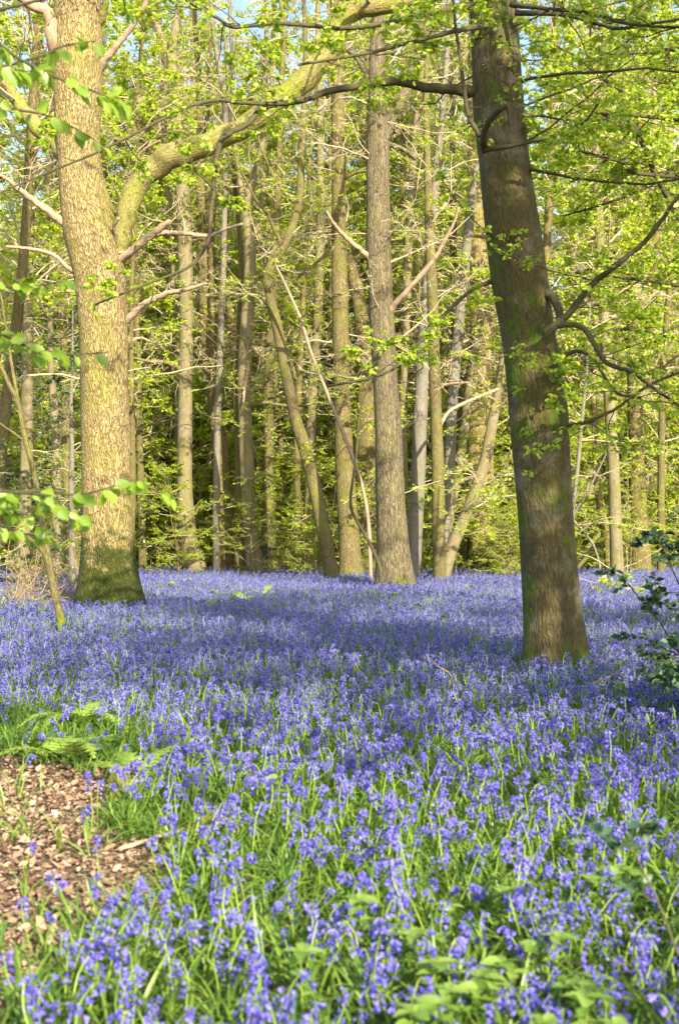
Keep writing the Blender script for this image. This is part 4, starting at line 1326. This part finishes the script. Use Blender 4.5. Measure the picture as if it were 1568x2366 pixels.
# leaf blades under and between the flowers
bl_meshes = [bluebell_parts(1200 + k, True)[2] for k in range(6)]
gxs, gys = [], []
for y0, y1, dn in ((1.7, 6, 130), (6, 12, 110), (12, 25, 45)):
    x, y = carpet_points(y0, y1, dn, rgp)
    k = keep(x, y, rgp, False)
    gxs.append(x[k])
    gys.append(y[k])
gb_x, gb_y = rgp.uniform(-3.2, -1.15, 500), rgp.uniform(7.7, 9.6, 500)
kk = inside(GREENB, gb_x, gb_y)
gxs.append(gb_x[kk])
gys.append(gb_y[kk])
gx_, gy_ = np.concatenate(gxs), np.concatenate(gys)
n = len(gx_)
instancer('grass', [m_.mesh('grass_tuft', M['blade']) for m_ in bl_meshes], gx_, gy_, ground_z(gx_, gy_), plant_rot(n, rgp), rgp.uniform(0.6, 1.05, n), rgp.integers(0, 6, n),
          'bright green strap leaves filling the gaps between the bluebells', 'grass')

# ------------------------------------------------------------------ dead leaves on the bare patch and under the flowers
rg = np.random.default_rng(950)
lm = MB()
x, y = rg.uniform(-4.0, -0.5, 22000), rg.uniform(3.3, 8.6, 22000)
k = inside(CLEAR, x, y)
x2, y2 = carpet_points(2, 12, 45, rg)
x, y = np.concatenate([x[k], x2]), np.concatenate([y[k], y2])
xb, yb = rg.uniform(-4.0, -0.5, 26000), rg.uniform(3.3, 8.6, 26000)
kb = inside(CLEAR, xb, yb)
lsz = np.concatenate([rg.uniform(0.028, 0.075, len(x)) * rg.uniform(0.7, 1.0, len(x)), rg.uniform(0.006, 0.028, kb.sum())])
x, y = np.concatenate([x, xb[kb]]), np.concatenate([y, yb[kb]])
n = len(x)
CURL = (np.array([[0, 0, 0.0], [0.25, 0.22, 0.10], [0.3, 0.03, 0.02], [0.25, -0.16, 0.04], [0.5, 0.30, 0.16], [0.62, -0.03, 0.06], [0.66, -0.30, 0.14], [0.8, 0.10, 0.08], [1, 0.03, 0.16], [0.85, -0.11, 0.12]]),
        [[0, 2, 1, 1][:4]] * 0, [[0, 2, 1], [0, 3, 2], [1, 2, 5], [1, 5, 4], [2, 3, 6], [2, 6, 5], [4, 5, 8], [4, 8, 7], [5, 6, 9], [5, 9, 8]])
leaves(lm, np.stack([x, y, ground_z(x, y) + rg.uniform(0.0, 0.03, n)], 1), np.column_stack([rg.normal(size=(n, 2)), rg.normal(size=n) * 0.25]), nrm(UP + rg.normal(size=(n, 3)) * 0.35) * np.where(rg.random((n, 1)) < 0.3, -1, 1),
       lsz, CURL)
lo = lm.build('leaf_litter', M['litter'])
tag(lo, 'dry pinkish-brown fallen leaves covering the bare patch at lower left', 'leaf litter', kind='stuff')


# ------------------------------------------------------------------ ferns
def frond_mesh(seed, Ln=0.7):
    rg = np.random.default_rng(seed)
    mb = MB()
    m = 16
    e = 1.15
    P = [np.zeros(3)]
    for j in range(m):
        P.append(P[-1] + np.array([math.cos(e), 0, math.sin(e)]) * Ln / m)
        e -= 1.75 / m
    P = np.array(P)
    tubes(mb, P[None], np.linspace(0.003, 0.001, m + 1)[None], 4)
    pos, d, sz, nor = [], [], [], []
    for j in range(4, m + 1):
        f = (j - 4) / (m - 4)
        lp = 0.26 * Ln * (1 - f) ** 0.8 + 0.012
        t = nrm(P[j] - P[j - 1])
        up = np.cross(t, np.array([0, 1.0, 0]))
        up = -up if up[2] < 0 else up
        for s in (-1, 1):
            pd = nrm(np.array([0, s, 0]) * 1.0 + t * 0.45 + up * rg.normal() * 0.1 - UP * 0.12)
            n = max(3, int(lp / 0.011))
            for i in range(n):
                g_ = i / n
                q = P[j] + pd * lp * g_
                for s2 in (-1, 1):
                    pos.append(q)
                    d.append(t * s2 + pd * 0.5)
                    sz.append((0.030 * (1 - g_) + 0.007) * (0.5 + 0.6 * (1 - f)))
                    nor.append(up + rg.normal(size=3) * 0.15)
    leaves(mb, np.array(pos), np.array(d), np.array(nor), np.array(sz) * 1.25, LEAF_Q)
    return mb.mesh('frond', M['fern'])


FM = [frond_mesh(k) for k in range(4)]
rg = np.random.default_rng(970)
FERN = []
for (vx, vy, s) in [(190, 1625, 1.0), (160, 1690, 1.0), (320, 1730, 0.75), (420, 1660, 0.6), (430, 1345, 1.2), (480, 1365, 1.2), (520, 1352, 1.2), (560, 1380, 1.3), (610, 1365, 1.2), (650, 1390, 1.2), (480, 1395, 1.1), (390, 1355, 1.2),
                    (590, 1405, 1.1), (890, 1375, 1.2), (950, 1395, 1.1), (920, 1345, 1.2), (1090, 1355, 1.1), (1120, 1375, 1.1), (1150, 1350, 1.1), (700, 1370, 1.1), (275, 1400, 1.0), (300, 1395, 1.0), (1010, 1385, 1.1), (820, 1390, 1.0)]:
    d = 1.25 * F / (vy * K - 540)
    p = W3(vx, vy, d)
    FERN.append((p[0], p[1], s))
for k, (x, y, s) in enumerate(FERN):
    lb = ['large pale fern arching over the green edge of the bare patch', 'low spreading fern nearest the bare patch on its green edge', 'small upright fern among bluebells right of the large pale fern', 'little fern half hidden in bluebells above the mossy stump'][k] if k < 4 else 'pale green young fern among the distant bluebells'
    if k in (20, 21):
        lb = ['small fern at the left of the mossy foot of the stout oak', 'small fern before the mossy foot of the stout oak'][k - 20]
    T = thing('fern', lb, 'fern', (x, y, float(ground_z(x, y))), rg.uniform(0, 6.28), None if k < 4 or k in (20, 21) else 'young ferns among the far bluebells')
    s = s * (0.8 if k > 3 else 0.9)
    T.scale = (s, s, s)
    nf = rg.integers(3, 6)
    for j in range(nf):
        c = bpy.data.objects.new('frond', FM[int(rg.integers(0, 4))])
        COL.objects.link(c)
        c.parent = T
        c.rotation_euler = (0, rg.normal() * 0.15, j * 6.28 / nf + rg.normal() * 0.4)


# ------------------------------------------------------------------ stumps, sticks, herbs
def lump(name, label, cat, vx, vy, w, h, m, seed, hz=0.0):
    d = 1.5 * F / (vy * K - 540)
    p = W3(vx, vy, d)
    rg = np.random.default_rng(seed)
    u, v = np.meshgrid(np.linspace(0, 2 * math.pi, 40, endpoint=False), np.linspace(0.0, math.pi * 0.62, 18))
    rr = 1 + 0.0 * u
    for k in range(1, 7):
        a, b, c = rg.uniform(0, 6.28, 3)
        rr += 0.12 / k ** 0.6 * np.sin(k * u + a) * np.sin(k * v * 1.3 + b)
    rr += rg.normal(size=rr.shape) * 0.012
    X = np.sin(v) * np.cos(u) * rr * w
    Y_ = np.sin(v) * np.sin(u) * rr * w * 0.8
    Z = np.sign(np.cos(v)) * np.abs(np.cos(v)) ** 0.7 * rr * h
    mb = MB()
    nu, nv = 40, 18
    q = [[i * nu + j, (i + 1) * nu + j, (i + 1) * nu + (j + 1) % nu, i * nu + (j + 1) % nu] for i in range(nv - 1) for j in range(nu)]
    V = np.stack([X, Y_, Z], -1)
    mb.add(V, q, None, V)
    o = mb.build(name, M[m])
    o.location = (p[0], p[1], hz)
    return tag(o, label, cat)


lump('mossy_stump', 'yellow-green mossy stump at the right end of the bare leafy patch', 'stump', 300, 1850, 0.13, 0.20, 'moss', 1)
lump('mossy_stump', 'low moss-covered stump among bluebells right of the fallen pale stick', 'stump', 495, 1960, 0.17, 0.15, 'moss', 2)


def stick(label, pts, w, m, cat='stick', up=0.0):
    P, R = [], []
    for vx, vy, ht in pts:
        d = (1.5 - ht) * F / (vy * K - 540)
        P.append(W3(vx, vy, d))
        R.append(w)
    R = np.array(R) * np.linspace(1, 0.5, len(R))
    P = np.array(P)
    base = P[0].copy()
    mb = MB()
    tube(mb, P - base, R, 8, 0.08, len(label), wob=0.2)
    o = mb.build('fallen_stick', M[m])
    o.location = base
    return tag(o, label, cat)


stick('pale bare stick lying across the edge of the leafy patch', [(275, 1965, 0.03), (330, 1945, 0.06), (400, 1925, 0.08), (470, 1905, 0.1), (530, 1895, 0.14)], 0.012, 'dead')
stick('pinkish broken stick lying near the lower right corner', [(1420, 2225, 0.10), (1450, 2245, 0.10), (1475, 2265, 0.09)], 0.014, 'dead')
stick('short brown stick half buried left of the pinkish broken stick', [(1280, 2215, 0.08), (1320, 2225, 0.09), (1350, 2232, 0.09)], 0.012, 'dead')
stick('thin reddish twig standing among bluebells before the leaning beech', [(1045, 1600, 0.20), (1040, 1560, 0.38), (1010, 1540, 0.45), (985, 1515, 0.55)], 0.006, 'dead')
stick('thin orange stalk leaning at the top edge of the bare patch', [(202, 1765, 0.05), (185, 1740, 0.16), (172, 1715, 0.28)], 0.004, 'dead')
stick('curved bare stick lying among bluebells beneath the dark holly bush', [(1370, 1580, 0.3), (1420, 1560, 0.36), (1480, 1545, 0.4), (1568, 1525, 0.45)], 0.006, 'dead')

rg = np.random.default_rng(990)


def herb_mesh(seed):
    rg = np.random.default_rng(seed)
    mb, sm = MB(), MB()
    h = rg.uniform(0.2, 0.32)
    P = np.array([[0, 0, -0.02], [0.01, 0, h * 0.5], [0.0, 0.01, h]])
    tube(sm, P, np.array([0.003, 0.0025, 0.0015]), 5, 0, seed, seg=0.05)
    pos, d, nor, sz = [], [], [], []
    for z, n, s in ((0.5, 2, 0.05), (0.72, 2, 0.07), (0.88, 2, 0.085), (1.0, 4, 0.085)):
        a0 = rg.uniform(0, 6.28)
        for j in range(n):
            a = a0 + j * 6.28 / n
            pos.append([0, 0, h * z])
            d.append([math.cos(a), math.sin(a), 0.15])
            nor.append([rg.normal() * 0.15, rg.normal() * 0.15, 1])
            sz.append(s * rg.uniform(0.8, 1.1))
    leaves(mb, np.array(pos, float), np.array(d), np.array(nor), np.array(sz), LEAF_W)
    return sm.mesh('stem', M['stem']), mb.mesh('leaves', M['herb'])


HM = [herb_mesh(k) for k in range(4)]
HERBS = [(1420, 2290), (1350, 2260), (1500, 2310), (1390, 2340), (1290, 2130), (1180, 2180), (1110, 2200), (1200, 1980), (1330, 1920), (1080, 1860), (1380, 1900), (1440, 1960), (960, 2120), (1040, 2030), (1480, 2080), (1260, 2060), (700, 2180), (1010, 2280), (1540, 2330), (1180, 1700), (830, 2060), (640, 1780)]
for _ in range(30):
    HERBS.append((rg.uniform(930, 1560), rg.uniform(1850, 2340)))
for k, (vx, vy) in enumerate(HERBS):
    d = 1.22 * F / (vy * K - 540)
    p = W3(vx, vy, d)
    big_ = k in (0, 1, 2, 3, 18)
    T = thing('woodland_herb', 'broad-leaved bright green seedling crowding the lower right corner' if big_ else 'pale green broad-leaved herb scattered among the near bluebells', 'herb', (p[0], p[1], 0), rg.uniform(0, 6.28),
              'seedlings in the lower right corner' if big_ else 'herbs among the near bluebells')
    s = rg.uniform(0.7, 0.95)
    T.scale = (s, s, s)
    for nm, me in zip(('stem', 'leaves'), HM[k % 4]):
        c = bpy.data.objects.new(nm, me)
        COL.objects.link(c)
        c.parent = T

# ------------------------------------------------------------------ trees behind the viewpoint: they throw the dappled shade
SHB = 'trees behind the viewpoint'
sh_c = [dict(t0=0.42, t1=1.0, n1=40, L1=lambda t: 4.5 * (1 - 0.45 * t), el=0.25, n2=8, n3=5, nl=13, leaf=0.13, flat=0.7, rb=0.014, tw=0.008)]
shade = proto('beech_tree', 'leafy beech standing behind the viewpoint, casting dappled shade', 'tree', SHB, 231, 18, 0.26, 'beech', 'leaf', sh_c)
for x, y, s in [(8.2, -1.0, 0.8), (7.5, -6.0, 0.45), (15.0, -9.0, 1.0)]:
    put(shade, x, y, s)

bough = proto('beech_tree', 'spreading beech beside the viewpoint whose low boughs shade the middle of the carpet', 'tree', None, 233, 15, 0.24, 'beech', 'leaf',
              [dict(t0=0.5, t1=0.62, n1=13, L1=fl(6.5), el=0.08, n2=10, n3=6, nl=14, leaf=0.13, flat=0.7, rb=0.012, tw=0.008, az=(2.3, 4.0), curve=0.0),
               dict(t0=0.45, t1=1.0, n1=34, L1=fl(4.2, 2.0), el=0.2, n2=8, n3=5, nl=12, leaf=0.13, flat=0.7, rb=0.013, tw=0.008)])
bough.location = (6.4, 0.6, 0)
